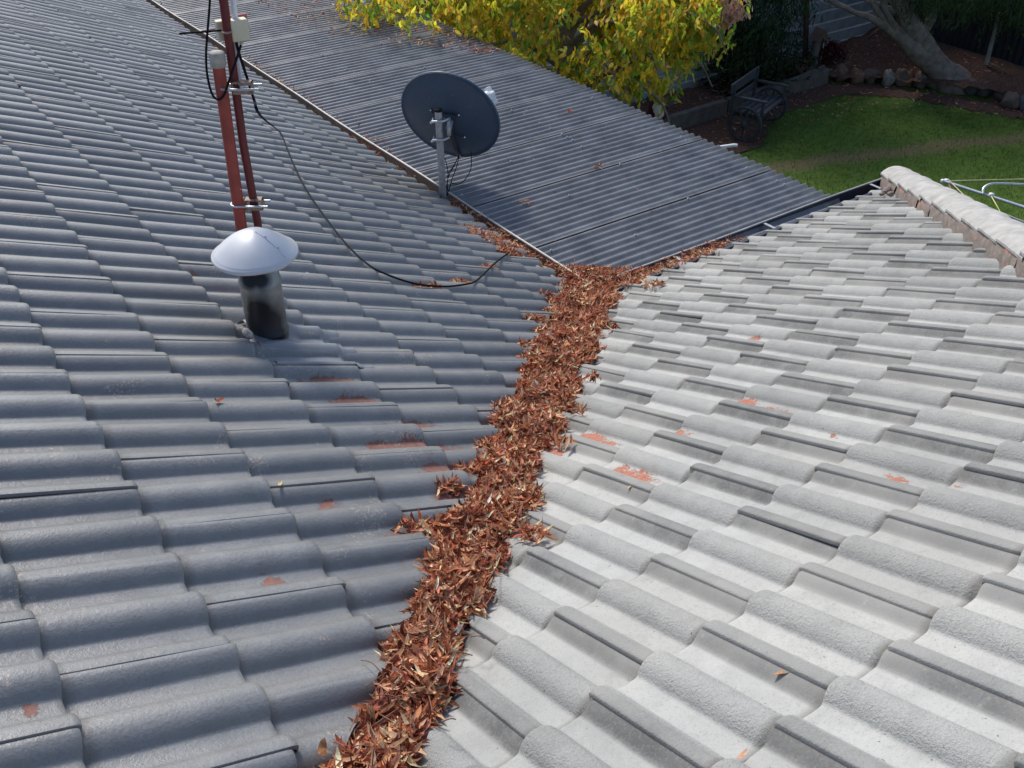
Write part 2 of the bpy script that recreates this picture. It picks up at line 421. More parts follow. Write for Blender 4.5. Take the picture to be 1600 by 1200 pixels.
def frame(left):
    if left: v, u, w = V(CP, 0, -SP), V(0, 1, 0), V(SP, 0, CP)
    else: v, u, w = V(0, CP, -SP), V(-1, 0, 0), V(0, SP, CP)
    return v, u, w
def gap_l(x): return .085+.042*max(0, x+2.8)
def cutters(left, x, y):
    """signed distances (>0 keep)"""
    if left: return [y-x-gap_l(x)]
    return [x-y-gap_l(x), (HIPX-.03)-(x-y)]
HIPX = 2.872
CUT_L = [((-2.8, -2.8+.085), (0, .085+.042*2.8))]
def cut_planes(left):
    s = .042
    if left:  # keep y - x(1+s) - (.085+.1176) > 0
        n = V(-(1+s), 1, 0); d = .085+.042*2.8; return [(n, d)]
    n = V(1-s, -1, 0)*1.0; d = .085+.042*2.8
    return [(n, d), (V(-1, 1, 0), -2.72)]
wing_l = empty('house_wing', 'house wing with glossy blue-grey painted tile roof carrying the steel flue and red mast', 'house')
wing_r = empty('house_wing', 'house wing with pale chalky grey tile roof and bleached ridge caps on the sunny side', 'house')

def make_roof(left, wing, mat):
    v, u, w = frame(left); Rm = np.stack([v, u, w], 1)
    gset = {}
    for n_ in range(-4, 11): gset[n_] = course_n(n_)-course_n(n_-1)
    meshes = {}
    items = []
    planes = cut_planes(left)
    for n_ in range(-5 if left else -4, 11):
        gauge = GA*(course_n(n_)-course_n(n_-1)) if n_ > -5 else GA
        s = (SL0 if left else SR0)+GA*course_n(n_)
        rng = range(-18, 76) if left else range(-8, 44)
        for k in rng:
            # cap roll at lattice index k is the right edge of the tile (looking up the slope)
            if left:
                if (n_+k) % 2 == 0: continue
                u0 = YL0+ROLLW*k; org = v*s+u*u0
            else:
                if (n_+k) % 2 != 0: continue
                xk = XR0+ROLLW*k; org = v*s+V(xk+.30, 0, 0)
            cs = [org+v*a+u*b_ for a in (-gauge, 0) for b_ in (0, .3)]
            ok = True; crossing = False
            for (n3, d3) in planes:
                val = [n3@q-d3 for q in cs]
                if max(val) < .004: ok = False
                elif min(val) < .06: crossing = True
            if not ok: continue
            c = np.mean(cs, 0); z = (c-CAM)@_f
            if z < .35: continue
            px = pix(np.array(cs)); cx, cy = px[:, 0], px[:, 1]
            pad = 260
            if cx.max() < -pad or cx.min() > 1600+pad or cy.max() < -120 or cy.min() > 1200+pad*1.5: continue
            vis = cx.max() > 0 and cx.min() < 1600 and cy.max() > 0 and cy.min() < 1200
            area = .5*abs(sum(px[i, 0]*px[j, 1]-px[j, 0]*px[i, 1] for i, j in ((0, 1), (1, 3), (3, 2), (2, 0))))
            items.append((area if vis else -1, org, gauge, crossing, n_, k))
    items.sort(key=lambda t: -t[0])
    rest_v, rest_f, rest_l = [], [], []
    count = 0
    for (area, org, gauge, crossing, n_, k) in items:
        rr = random.Random(n_*1000+k+(0 if left else 77))
        # slight unevenness in how each tile sits
        tx, ty, tz = rr.gauss(0, .0032), rr.gauss(0, .0048), rr.gauss(0, .0042)
        J = np.array(Matrix.Rotation(tx, 3, 'X') @ Matrix.Rotation(ty, 3, 'Y') @ Matrix.Rotation(tz, 3, 'Z'))
        org2 = org+w*(rr.gauss(0, .0014)-(0 if left else .013))+v*rr.gauss(0, .0040)
        A = Rm@J
        seed = rr.randrange(6)
        single = area > 0 and count < 300
        if not crossing and single:
            key = (round(gauge, 4), seed)
            if key not in meshes: meshes[key] = tile_mesh('tile', gauge, seed, mat, left)
            o = link('tile', meshes[key], wing)
            Mx = Matrix.Identity(4)
            for i in range(3):
                for j in range(3): Mx[i][j] = A[i][j]
                Mx[i][3] = org2[i]
            o.matrix_world = Mx; count += 1; continue
        vs, fs, lap = tile_arrays(gauge, seed, left)
        W = (A@np.array(vs).T).T+org2
        if crossing:
            bm = bmesh.new(); ly = bm.verts.layers.float_vector.new('lap')
            bv = [bm.verts.new(q) for q in W]
            for q, l_ in zip(bv, lap): q[ly] = l_
            for f_ in fs: bm.faces.new([bv[i] for i in f_])
            for (n3, d3) in planes:
                jit = rr.uniform(-.012, .012)
                nn = n3/np.linalg.norm(n3); p0 = nn*(d3/np.linalg.norm(n3)+jit)
                res = bmesh.ops.bisect_plane(bm, geom=bm.verts[:]+bm.edges[:]+bm.faces[:], plane_co=p0, plane_no=nn, clear_inner=True)
                ce = [e for e in res['geom_cut'] if isinstance(e, bmesh.types.BMEdge)]
                if ce:  # give the sawn edge its thickness
                    ex = bmesh.ops.extrude_edge_only(bm, edges=ce)
                    for q in ex['geom']:
                        if isinstance(q, bmesh.types.BMVert): q.co -= Vector(w)*.02; q[ly] = (.5, .5, .3)
            if not bm.faces: bm.free(); continue
            bm.verts.index_update()
            W = np.array([q.co for q in bm.verts]); lap = [tuple(q[ly]) for q in bm.verts]; fs = [tuple(q.index for q in f_.verts) for f_ in bm.faces]
            bm.free()
        if single:
            o = link('tile', arrays_mesh('tile', [tuple(q) for q in W], fs, lap, mat), wing); count += 1
        else:
            b_ = len(rest_v); rest_v += [tuple(q) for q in W]; rest_l += list(lap); rest_f += [tuple(b_+i for i in f_) for f_ in fs]
    if rest_v: stuff(link('far_tiles', arrays_mesh('far_tiles', rest_v, rest_f, rest_l, mat), wing))
    return count, len(items)
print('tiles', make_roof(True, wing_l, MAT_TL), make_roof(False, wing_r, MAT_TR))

# roof deck beneath the tiles, walls, fascia
MAT_DECK = simple('dark_roof_underlay', (.03, .03, .032), .9)
DZ = -.075
def deck(name, pts, wing): MB().add(pts, [(0, 1, 2, 3)]).build(name, MAT_DECK, wing)
deck('roof_underlay', [(-.01, -.01, DZ), (-.01, 14, DZ), (-6, 14, 6*TP+DZ), (-6, -6, 6*TP+DZ)], wing_l)
deck('roof_underlay', [(-.01, -.01, DZ), (HIPX, -.01, DZ), (HIPX-6, -6, 6*TP+DZ), (-6, -6, 6*TP+DZ)], wing_r)
# hip end slope on the far side of the ridge caps
hv = []; hf = []
ncx = 24
mbh = MB()
for i in range(14):
    s0 = -i*.33; x1 = HIPX+s0*CP; x0 = HIPX+(s0-.36)*CP
    z1 = -s0*SP-.02; z0 = -(s0-.36)*SP-.034
    y_hi = x0-HIPX-.04
    for j in range(90):
        ya = y_hi-.0-.15*j*.5; yb = ya-.075
        if ya < -6: break
        hA = .018*math.cos(math.pi*j); hB = .018*math.cos(math.pi*(j+1))
        mbh.add([(x0, ya, z0+hA), (x1, ya, z1+hA), (x1, yb, z1+hB), (x0, yb, z0+hB)], [(0, 1, 2, 3)], 0, True)
hipo = stuff(mbh.build('far_tiles', MAT_TR, wing_r))
# walls
wl = MB(); wl.box((-3.3, 4.0, -1.35), (5.8, 19.6, 2.1)); wl.build('wall', MAT_WALL, wing_l)
wr = MB(); wr.box((0.0, -3.4, -1.352), (4.9, 5.8, 2.1)); wr.build('wall', MAT_WALL, wing_r)

def gutter(name, along, a0, a1, wing, mat_in, mat_lip, lipx=.0916, lipz=-.028, other=None):
    """quad gutter; along='y' runs beside the left eave, 'x' beside the right one, 'h' the hip end"""
    prof = [(-.035, -.055), (-.035, -.135), (lipx-.012, -.135), (lipx, -.120), (lipx, lipz-.004), (lipx-.001, lipz), (lipx-.004, lipz+.001)]
    outer = [(lipx+.003, lipz-.006), (lipx+.003, -.138), (-.037, -.138)]
    bead = [(lipx-.007, lipz-.003), (lipx-.005, lipz+.003), (lipx+.004, lipz+.004), (lipx+.009, lipz-.001), (lipx+.008, lipz-.010), (lipx+.002, lipz-.012)]
    n = 60
    def place(c, t):
        if along == 'y': return (c[0], t, c[1])
        if along == 'x': return (t, c[0], c[1])
        return (HIPX+c[0], t, c[1])
    def sweep(pr, closed):
        vs = []; fs = []
        for i in range(n+1):
            t = a0+(a1-a0)*i/n; sag = .003*math.sin(t*1.3)+.0025*math.sin(t*3.1+1)
            for c in pr: vs.append(place((c[0]+sag*.6, c[1]+sag), t))
        k = len(pr)
        for i in range(n):
            for j in range(k if closed else k-1):
                a = i*k+j; b_ = i*k+(j+1) % k; fs.append((a, b_, b_+k, a+k))
        return vs, fs
    go = MB().add(*sweep(prof, False)).add(*sweep(outer, False)).build(name, mat_in, wing)
    MB().add(*sweep(bead, True)).build('gutter_bead', mat_lip, go)
    MB().box(place((-.05, -.10), (a0+a1)/2), ((.02, abs(a1-a0), .18) if along != 'x' else (abs(a1-a0), .02, .18))).build('fascia', mat_in, wing)
    return go
gl = gutter('gutter', 'y', .075, 13, wing_l, MAT_GUT_L, MAT_LIP)
gr = gutter('gutter', 'x', .085, HIPX+.098, wing_r, MAT_GUT_R, MAT_LIP_D)
gh = gutter('gutter', 'h', .095, -6.5, wing_r, MAT_GUT_R, MAT_LIP_D)
# strap brackets in the right gutter
for x in (2.62, 1.55, .75):
    mb = MB(); mb.box((x, .028, -.034), (.022, .125, .003)); mb.box((x, -.03, -.05), (.022, .003, .03)); mb.build('strap', MAT_GALV_DULL, gr)

# valley tray
vt = MB(); vv = []; ff = []
for i in range(30):
    q = -3.9+i*4.0/29
    for e in (-.24, -.12, 0, .12, .24):
        x = q-e/2; y = q+e/2; vv.append((x, y, -min(x, y)*TP-(.068 if e > -.2 else .095)+(.0 if e else -.004)))
for i in range(29):
    for j in range(4): a = i*5+j; ff.append((a, a+1, a+6, a+5))
vt.add(vv, ff); vt.build('valley_tray', simple('rusty_valley_steel', (.10, .07, .06), .7, .3, .4, 12), wing_l)

# hip ridge caps with mortar bedding
hd = V(-1, -1, TP); hd /= np.linalg.norm(hd)             # up the hip
hs = V(-1, 1, 0)/math.sqrt(2); hu = np.cross(hs, hd); hu = hu if hu[2] > 0 else -hu
MAT_MORTAR = simple('brown_mortar_bedding', (.21, .175, .155), .95, 0, .35, 26, .9, 90)
mtn = MAT_MORTAR.node_tree
bb = mtn.nodes['Principled BSDF']; cin = bb.inputs['Base Color'].links[0].from_socket
pk = N(mtn, 'ShaderNodeMapRange', i_1=.63, i_2=.66, i_3=0., i_4=.8); L(mtn, noise(mtn, pos(mtn), 9, 4, .6), pk.inputs[0])
L(mtn, mix(mtn, pk.outputs[0], cin, (.55, .20, .12)), bb.inputs['Base Color'])
hip0 = V(2.865, .045, -.02)
CAPL = .335
for i in range(12):
    rr = random.Random(i+5)
    b0 = hip0+hd*(i*CAPL-.02)+hs*rr.gauss(0, .004); mb = MB()
    prof = [(-.116, .000), (-.098, .020), (-.068, .040), (-.032, .052), (0, .056), (.032, .052), (.068, .040), (.098, .020), (.116, .000)]
    vs = []; rows = [(0.0, .002), (.010, .013), (.06, .014), (.20, .003), (CAPL+.05, -.010)]
    for (t, lift) in rows:
        for (a, h) in prof: vs.append(b0+hd*t+hs*a*(1+lift*2)+hu*(h+lift+.004*fnoise(a*12+i*3, t*9)))
    k = len(prof); fs = [(r_*k+j, r_*k+j+1, (r_+1)*k+j+1, (r_+1)*k+j) for r_ in range(len(rows)-1) for j in range(k-1)]
    mb.add(vs, fs, 0, True)
    top = vs[:k]; low = [b0+hs*a+hu*(h-.012) for (a, h) in prof]
    mb.add(top+low, [(j, k+j, k+j+1, j+1) for j in range(k-1)], 0, False)
    for s_, jj in ((-1, 0), (1, k-1)):
        e1 = [vs[r_*k+jj] for r_ in range(len(rows))]; e2 = [q-hu*.012-hs*s_*.001 for q in e1]; m_ = len(rows)
        mb.add(e1+e2, [(r_, m_+r_, m_+r_+1, r_+1) for r_ in range(m_-1)], 0, False)
    o = mb.build('ridge_cap', MAT_RIDGE, wing_r)
    nseg = 8; vs = []
    for j in range(nseg+1):
        t = .004+(CAPL-.010)*j/nseg
        for (a, h) in ((.104, .002), (.113, -.014), (.118+.006*rr.random(), -.055), (.124, -.14)):
            vs.append(b0+hd*t+hs*(a+.003*rr.gauss(0, 1))+hu*(h+.003*rr.gauss(0, 1)))
    fs = [(j*4+m_, j*4+m_+1, j*4+m_+5, j*4+m_+4) for j in range(nseg) for m_ in range(3)]
    MB().add(vs, fs, 0, True).build('mortar_bedding', MAT_MORTAR, wing_r)
# broken mortar lump at the foot of the hip
for i, (du, dv, s) in enumerate(((1386, 297, .03), (1392, 303, .022), (1381, 300, .018), (1378, 303, .015))):
    c = onplane(du, dv, NR, -.005); mb = MB(); rr = random.Random(i)
    bm = bmesh.new(); bmesh.ops.create_icosphere(bm, subdivisions=2, radius=s)
    for q in bm.verts: q.co = Vector((q.co.x*1.3, q.co.y, q.co.z*.8))*(1+.35*mnoise.noise(q.co*60+Vector((i, 0, 0))))
    mb.add([np.array(q.co)+c for q in bm.verts], [tuple(x.index for x in f_.verts) for f_ in bm.faces]); bm.free()
    mb.build('mortar_lump', MAT_MORTAR, wing_r)

# ------------------------------------------------------------------ patio roof of corrugated sheets
patio = empty('patio_roof', 'low patio roof of dark slate-blue corrugated steel sheets in the corner of the house', 'patio roof')
PZ, PX1, SHW, PY0 = -.058, 2.305, .732, .028
pitch = SHW/10
for s in range(-0, 13):
    mb = MB(); vs = []; fs = []; nx = 12
    y0 = PY0+s*SHW-pitch*.55; npt = int(11.1*8)
    for j in range(npt+1):
        y = y0+j*pitch/8; ph = (y-PY0)/pitch*2*math.pi
        h = .0125*math.cos(ph)
        edge = .014 if j < 5 else 0.0; lift = .0015+.0045*(1-j/npt)
        for i in range(nx+1):
            x = .10+(PX1-.10)*i/nx
            z = PZ+h+lift+edge*(1-j/5 if j < 5 else 0)+.004*fnoise(x*.7, y*.8)-.006*x
            vs.append((x+(.006*fnoise(s, 3.3) if i == nx else 0), y, z))
    k = nx+1
    for j in range(npt):
        for i in range(nx): a = j*k+i; fs.append((a, a+1, a+1+k, a+k))
    # turned-down thickness of the outer end and the lapped edge
    b0 = len(vs)
    for j in range(npt+1): q = vs[j*k+nx]; vs.append((q[0]+.0005, q[1], q[2]-.004))
    for j in range(npt): fs.append((j*k+nx, b0+j, b0+j+1, (j+1)*k+nx))
    b1 = len(vs)
    for i in range(nx+1): q = vs[i]; vs.append((q[0], q[1]-.0005, q[2]-.0025))
    for i in range(nx): fs.append((i, b1+i, b1+i+1, i+1))
    mb.add(vs, fs, 0, True); mb.build('corrugated_sheet', MAT_PATIO, patio)
MAT_SCREW = simple('screw_heads', (.45, .45, .44), .4, .3, .1)
sc = MB(); rr = random.Random(3)
for xr in (.16, .78, 1.42, 2.16):
    for c in range(3, 125):
        if rr.random() > .13: continue
        y = PY0+c*pitch; x = xr+rr.gauss(0, .01); z = PZ+.0120+.004*fnoise(x*.7, y*.8)-.006*x+.002
        sc.lathe((x, y, z), [(.0085, 0), (.0085, .003), (.005, .004), (.005, .009), (.0, .010)], 7)
stuff(sc.build('roofing_screws', MAT_SCREW, patio))
MAT_PWOOD = simple('patio_beam_paint', (.30, .29, .27), .6)
for y in (.15, 3.2, 6.4): MB().box((PX1-.12, y, (GZ+PZ)/2-.06), (.09, .09, PZ-GZ-.14)).build('post', MAT_PWOOD, patio)
MB().box((PX1-.12, 4.9, PZ-.11), (.05, 9.7, .14)).build('beam', MAT_PWOOD, patio)
for x in (.16, .78, 1.42): MB().box((x, 4.9, PZ-.055), (.04, 9.7, .05)).build('purlin', MAT_PWOOD, patio)

# white conduit end sticking out at the outer edge of the patio roof
cd = onz(1147, 227, -.10); q2 = cd+V(.05, -.03, -.006)
o = MB().tube([cd-V(.16, -.04, -.004), cd, cd+V(.02, -.012, -.003)], .014, 12).build('drain_pipe', simple('white_pipe', (.72, .72, .70), .4, 0, .08))
tag(o, 'short white pipe end poking out past the edge of the corrugated patio roof', 'pipe')

# ------------------------------------------------------------------ steel flue with cone cap
def soot_mat():
    m, nt, b = new_mat('sooty_flue_steel'); tc = N(nt, 'ShaderNodeTexCoord').outputs['Object']
    n = noise(nt, tc, 14, 4, .6)
    base = ramp(nt, noise(nt, tc, 50, 4), [(.3, (.29, .30, .305)), (.7, (.36, .37, .37))])
    d1 = spots(nt, tc, [(-.03, -.062, .085, .15), (-.02, -.065, .03, .13), (-.045, -.055, .14, .10), (-.05, -.045, .265, .062), (-.02, -.065, .262, .055)])
    s = N(nt, 'ShaderNodeMapRange', i_1=.14, i_2=.62, i_3=0., i_4=.98); L(nt, math_(nt, 'ADD', d1, math_(nt, 'MULTIPLY', math_(nt, 'SUBTRACT', n, .5), .35)), s.inputs[0])
    L(nt, mix(nt, s.outputs[0], base, (.014, .015, .020)), b.inputs['Base Color'])
    b.inputs['Metallic'].default_value = .35; b.inputs['Roughness'].default_value = .42; return m
fl0 = onplane(420, 522, NL, -.03)
flue = empty('flue_pipe', 'sooty steel flue pipe with a pale cone cap standing on the blue-grey tiles', 'chimney flue')
flue.location = fl0
pr_ = [(.0735, -.12), (.0735, .016), (.0765, .018), (.0765, .024), (.0735, .026), (.0735, .222), (.0755, .224), (.0755, .232), (.0718, .235), (.0718, .372), (.066, .372), (.066, .05)]
MB().lathe((0, 0, 0), pr_, 40).build('pipe', soot_mat(), flue)
MAT_CAP = simple('pale_zinc_cap', (.58, .60, .64), .42, .15, .08, 7)
cz = .352
cap = MB().lathe((0.0, .0, cz), [(.146, -.026), (.150, -.021), (.150, -.012), (.144, -.010), (.1425, -.007), (.137, -.002), (.116, .018), (.088, .039), (.058, .056), (.034, .066), (.016, .071), (.005, .073), (0, .073)], 56)
cap.lathe((0, 0, cz), [(.145, -.025), (.134, -.006), (.02, .055)], 56)
cap.v = [(x_, y_, z_+.0022*fnoise(x_*14, y_*14)) for (x_, y_, z_) in cap.v]
cap.build('cone_cap', MAT_CAP, flue)
sm = MB(); a_ = -1.1; d_ = V(math.cos(a_), math.sin(a_), 0)
sm.tube([V(0, 0, cz+.071)+d_*.018, V(0, 0, cz+.057)+d_*.058, V(0, 0, cz+.040)+d_*.088, V(0, 0, cz)+d_*.136], .0018, 6); sm.build('cap_seam', MAT_CAP, flue)
for rd, zz_ in ((.055, .058), (.105, .027)):
    q_ = d_*rd+V(-.006*d_[1], .006*d_[0], 0); MB().lathe(q_+V(0, 0, cz+zz_), [(.0034, -.002), (.003, .002), (0, .003)], 8).build('rivet', MAT_GALV_DULL, flue)
for k in range(3):
    a = k*2.094+.5; MB().box((.069*math.cos(a), .069*math.sin(a), .335), (.016, .003, .08)).build('cap_strut', MAT_GALV, flue)
# flashing sheet dressed over the tiles below the pipe
def tile_w1(y, s_):
    t = ((y-YL0)/ROLLW) % 1.0; t = min(t, 1-t)*ROLLW
    h = RH*max(0, math.cos(math.pi/2*min(1, t/.050)))**1.1
    n_ = 0
    while SL0+GA*course_n(n_) < s_: n_ += 1
    return h-RH+.017*(s_-(SL0+GA*course_n(n_)))/GA
def tile_w(y, s_): return sum(tile_w1(y, s_+d_) for d_ in (-.03, -.015, 0, .0))/4
fv = []; ff = []
Y0, Y1, S0, S1 = fl0[1]-.285, fl0[1]+.085, -.088, .318
nj, ni = 44, 40
sfl = fl0[0]/CP
for i in range(ni+1):
    for j in range(nj+1):
        s = sfl+S0+(S1-S0)*i/ni; y = Y0+(Y1-Y0)*j/nj
        p_ = V(s*CP, y, -s*SP); wv = max(tile_w(y, s), tile_w1(y, s))+.006-(.004 if j in (0, nj) else 0)
        dd = math.hypot(s-sfl, y-fl0[1]); wv += max(0, .022*(1-max(0, dd-.074)/.06))*(dd < .134)
        wv += .003*abs(fnoise(y, s, 9))
        if i == ni: wv -= .006
        fv.append(p_+NL*wv-fl0)
for i in range(ni):
    for j in range(nj): a = i*(nj+1)+j; ff.append((a, a+nj+1, a+nj+2, a+1))
MAT_FLASH = simple('painted_lead_flashing', (.20, .215, .24), .42, 0, .12, 10, .15, 60)
MB().add(fv, ff, 0, True).build('flashing', MAT_FLASH, flue)
bm = bmesh.new(); bmesh.ops.create_icosphere(bm, subdivisions=3, radius=.02)
cc = onplane(387, 521, NL, -.0)-fl0
vs = [np.array(Vector((q.co.x*.8, q.co.y*1.5, q.co.z*.8))*(1+.5*mnoise.noise(q.co*45)))+cc for q in bm.verts]
MB().add(vs, [tuple(x.index for x in f_.verts) for f_ in bm.faces], 0, True).build('sealant', simple('grey_sealant', (.27, .26, .25), .8, 0, .4, 60), flue); bm.free()

# ------------------------------------------------------------------ red mast beside the flue
def red_mat(name, col, chips):
    m, nt, b = new_mat(name); p = pos(nt)
    c = ramp(nt, noise(nt, p, 16, 4), [(.3, tuple(q*.8 for q in col)), (.7, tuple(q*1.2 for q in col))])
    k = noise(nt, p, 34, 3, .5); mr = N(nt, 'ShaderNodeMapRange', i_1=chips, i_2=chips+.015, i_3=0., i_4=1.); L(nt, k, mr.inputs[0])
    c = mix(nt, mr.outputs[0], c, (.72, .72, .72)); L(nt, c, b.inputs['Base Color']); b.inputs['Roughness'].default_value = .55; return m
MAT_RED = red_mat('chipped_red_paint', (.33, .055, .042), .70)
MAT_MAROON = red_mat('maroon_paint', (.135, .018, .020), .83)
mb0 = onplane(396, 468, NL, -.03)
hv = V(_f[0], _f[1], 0); hv /= np.linalg.norm(hv)      # vertical plane through the mast, facing the photographer
def mp(u, v, back=0.0): return onplane(u, v, hv, hv@(mb0+hv*back))
mast = empty('mast', 'red vent stack with grey cap behind the flue, chipped paint', 'vent pipe')
top1 = mp(340.5, 97); bot1 = mp(391, 462)
bot1 = bot1-V(0, 0, .05)
MB().tube([bot1, mp(379.5, 372), top1], .0215, 20).build('pipe', MAT_RED, mast)
capa = top1-bot1; capa /= np.linalg.norm(capa)
cx_ = np.cross(capa, V(0, 1, 0)); cx_ /= np.linalg.norm(cx_); cy_ = np.cross(capa, cx_)
MB().lathe(top1-capa*.012, [(.023, -.004), (.0265, 0), (.027, .040), (.025, .046), (0, .048)], 24, (cx_, cy_, capa)).build('cap', simple('weathered_grey_cap', (.40, .37, .33), .85, 0, .25, 40), mast)
m2 = empty('antenna_pole', 'dark maroon antenna pole clamped beside the red vent stack, with a thin white pole', 'pole')
a0, a1 = mp(421, 450, .03), mp(337, -90, .03)
MB().tube([a0, mp(404.5, 360, .03), mp(380, 225, .03), mp(349, 0, .03), a1], .0152, 16).build('pole', MAT_MAROON, m2)
MB().tube([mp(375.5, 145, .065), mp(364.5, 0, .065), mp(357, -90, .065)], .0105, 14).build('white_pole', simple('white_enamel', (.78, .82, .88), .35, 0, .06), m2)
def clamp(u, v, sgn):
    mbx = MB(); c = mp(u, v, .02); ax = (_r*V(1, 1, 0)/np.linalg.norm(_r[:2]), hv, V(0, 0, 1)); ax = np.array(ax); ax[0][2] = 0
    c = c+ax[0]*.012
    mbx.box(c, (.070, .034, .004), ax); mbx.box(c+V(0, 0, -.034), (.070, .034, .004), ax)
    mbx.box(c+ax[0]*.033+V(0, 0, -.017), (.004, .036, .038), ax); mbx.box(c-ax[0]*.033+V(0, 0, -.017), (.004, .036, .038), ax)
    mbx.box(c-ax[1]*.016+V(0, 0, -.030), (.068, .004, .018), ax)
    o = mbx.build('clamp_plate', MAT_RUST, m2)
    p0 = mp(u-33, v+3, 0); rad = .026
    pts = []
    for k in range(13):
        t = math.pi*(.5+k/12.0)
        pts.append(p0+ax[0]*(.032+rad*math.cos(t))+ax[1]*rad*math.sin(t)+V(0, 0, -.012))
    pts = [pts[0]+ax[0]*.115]+pts+[pts[-1]+ax[0]*.115]
    MB().tube(pts, .0042, 8).build('u_bolt', MAT_GALV, m2)
clamp(373, 128, 1); clamp(391, 311, 1)
# small amplifier box strapped to the pole
amp = empty('aerial_amplifier', 'small cream amplifier box with red edge strapped to the maroon pole', 'junction box')
ax = np.array([_r*V(1, 1, 0)/np.linalg.norm(_r[:2]), hv, V(0, 0, 1)]); ax[0][2] = 0
ang = R(28); rx = ax[0]*math.cos(ang)+ax[1]*math.sin(ang); ry = -ax[0]*math.sin(ang)+ax[1]*math.cos(ang)
MAT_CREAM = simple('yellowed_cream_plastic', (.62, .57, .42), .55, 0, .12, 12)
c = mp(373, 46, .055)
o = MB().box(c, (.062, .040, .072), (rx, ry, V(0, 0, 1))).build('body', MAT_CREAM, amp); bevel(o, .006, 3)
o = MB().box(c+ry*.024+rx*.004, (.074, .008, .086), (rx, ry, V(0, 0, 1))).build('lid', simple('faded_red_lid', (.45, .14, .13), .6), amp); bevel(o, .003)
o = MB().box(mp(345, 47, .06), (.03, .03, .066), (rx, ry, V(0, 0, 1))).build('backing', MAT_CREAM, amp); bevel(o, .004)
MB().tube([mp(378, 66, .05), mp(377, 70, .05)], .006, 10).build('cable_gland', MAT_CREAM, amp)
MB().tube([mp(346.5, 51, .006), mp(354, 52, .002), mp(361.5, 50, .006), mp(360, 50, .06)], .0034, 8).build('strap', MAT_RUST, amp)
o = MB().tube([mp(280, 52.5, -.02), mp(300, 51, -.01), mp(346, 47.5, .03)], .0036, 8).build('cable_tie_tail', MAT_CABLE)
tag(o, 'stiff black rod sticking out left from the maroon pole at the amplifier box', 'rod')
# coaxial cables
o = MB().tube(arc([mp(331, -80, 0), mp(328, 0), mp(325, 40), mp(322, 85, -.005), mp(324, 118, -.01), mp(331, 146, -.015), mp(340, 155.5, -.02), mp(349, 150, -.03), mp(355, 135, -.04), mp(364, 108, -.02), mp(371, 88, .0), mp(376.5, 70, .05)], 5), .0042, 8).build('coaxial_cable', MAT_CABLE)
tag(o, 'black coaxial cable looping down beside the grey-capped red stack', 'cable')
def roofp(u, v, h=.006):  return onplane(u, v, NL, h)
pts = [mp(369, 66, .04), mp(374, 85, .03), mp(379, 100, .03), mp(388, 128, .06), mp(397, 156, .12), mp(405, 178, .2)]
pts2 = [roofp(421, 193, .10), roofp(437, 206, .05), roofp(446, 225, .02), roofp(458, 255), roofp(478, 295), roofp(505, 335), roofp(540, 380), roofp(575, 413), roofp(605, 429), roofp(640, 441), roofp(668, 446), roofp(700, 447.5), roofp(728, 444, .004), roofp(742, 440), roofp(756, 428), roofp(768, 416), roofp(781, 405), roofp(796, 394, .0)]
o = MB().tube(arc(pts+pts2, 6), .0052, 8).build('coaxial_cable', MAT_CABLE)
tag(o, 'long black cable trailing from the mast across the blue-grey tiles to the gutter', 'cable')

# ------------------------------------------------------------------ satellite dish at the eave
dish = empty('satellite_dish', 'dark blue-grey satellite dish seen from behind on a steel pole at the eave', 'satellite dish')
db = V(.045, 1.70, -.10); dt = V(.040, 1.70, .575)
MB().tube([db, dt], .0245, 20).build('pole', MAT_GALV_DULL, dish)
MB().lathe(dt, [(.0245, -.004), (.027, 0), (.027, .012), (0, .014)], 16).build('pole_cap', MAT_CABLE, dish)
cen_d = 7.03
dray = ray(704, 180); dcen = CAM+dray*cen_d; dv_ = dray/np.linalg.norm(dray)
Nn = .618*dv_+.786*(.459*_r+.889*_u); Nn -= 0; Nn /= np.linalg.norm(Nn)
major = .889*_r-.459*_u; major -= Nn*(major@Nn); major /= np.linalg.norm(major); minor = np.cross(Nn, major)
if minor[2] < 0: minor = -minor
MAT_DISH = metal_paint('slate_blue_dish_paint', (.040, .072, .122), .42, .5, .08)
RA = 79.5*cen_d/FPX
prof = []
for i in range(13):
    rr_ = RA*i/12; prof.append((rr_, -.075*(1-(rr_/RA)**2)))
front = prof+[(RA+.006, .004), (RA+.010, .001), (RA+.010, -.010), (RA+.004, -.014)]
back = [(RA+.004, -.014), (RA-.004, -.006)]+[(r_, z_-.004) for r_, z_ in reversed(prof[:-1])]
MB().lathe(dcen, front+back, 64, (major, minor, Nn)).build('reflector', MAT_DISH, dish)
MAT_DARKM = metal_paint('dark_bracket_steel', (.030, .036, .048), .45, .5, .2)
bc = dcen-Nn*.085
def dpt(u, v, off):   # point on plane parallel to the aperture, 'off' behind it
    return onplane(u, v, Nn, Nn@dcen-off)
mbk = MB()
mbk.tube([dpt(672, 173, .075), dpt(680, 180, .093), dpt(704, 184, .095), dpt(716, 181, .08)], .0065, 8)
mbk.tube([dpt(678, 179, .098), dpt(710, 182, .098)], .012, 8)
mbk.tube([dpt(707, 212, .095), dpt(726, 214.5, .08)], .0055, 8)
mbk.tube([dpt(704, 183, .095), dpt(706, 212, .105)], .012, 8)
mbk.build('back_bracket', MAT_DARKM, dish)
for (u, v) in ((672.5, 172.5), (717, 180), (726, 214.5), (694, 184)):
    MB().tube([dpt(u, v, .07), dpt(u, v, .092)], .006, 8).build('bolt', MAT_GALV, dish)
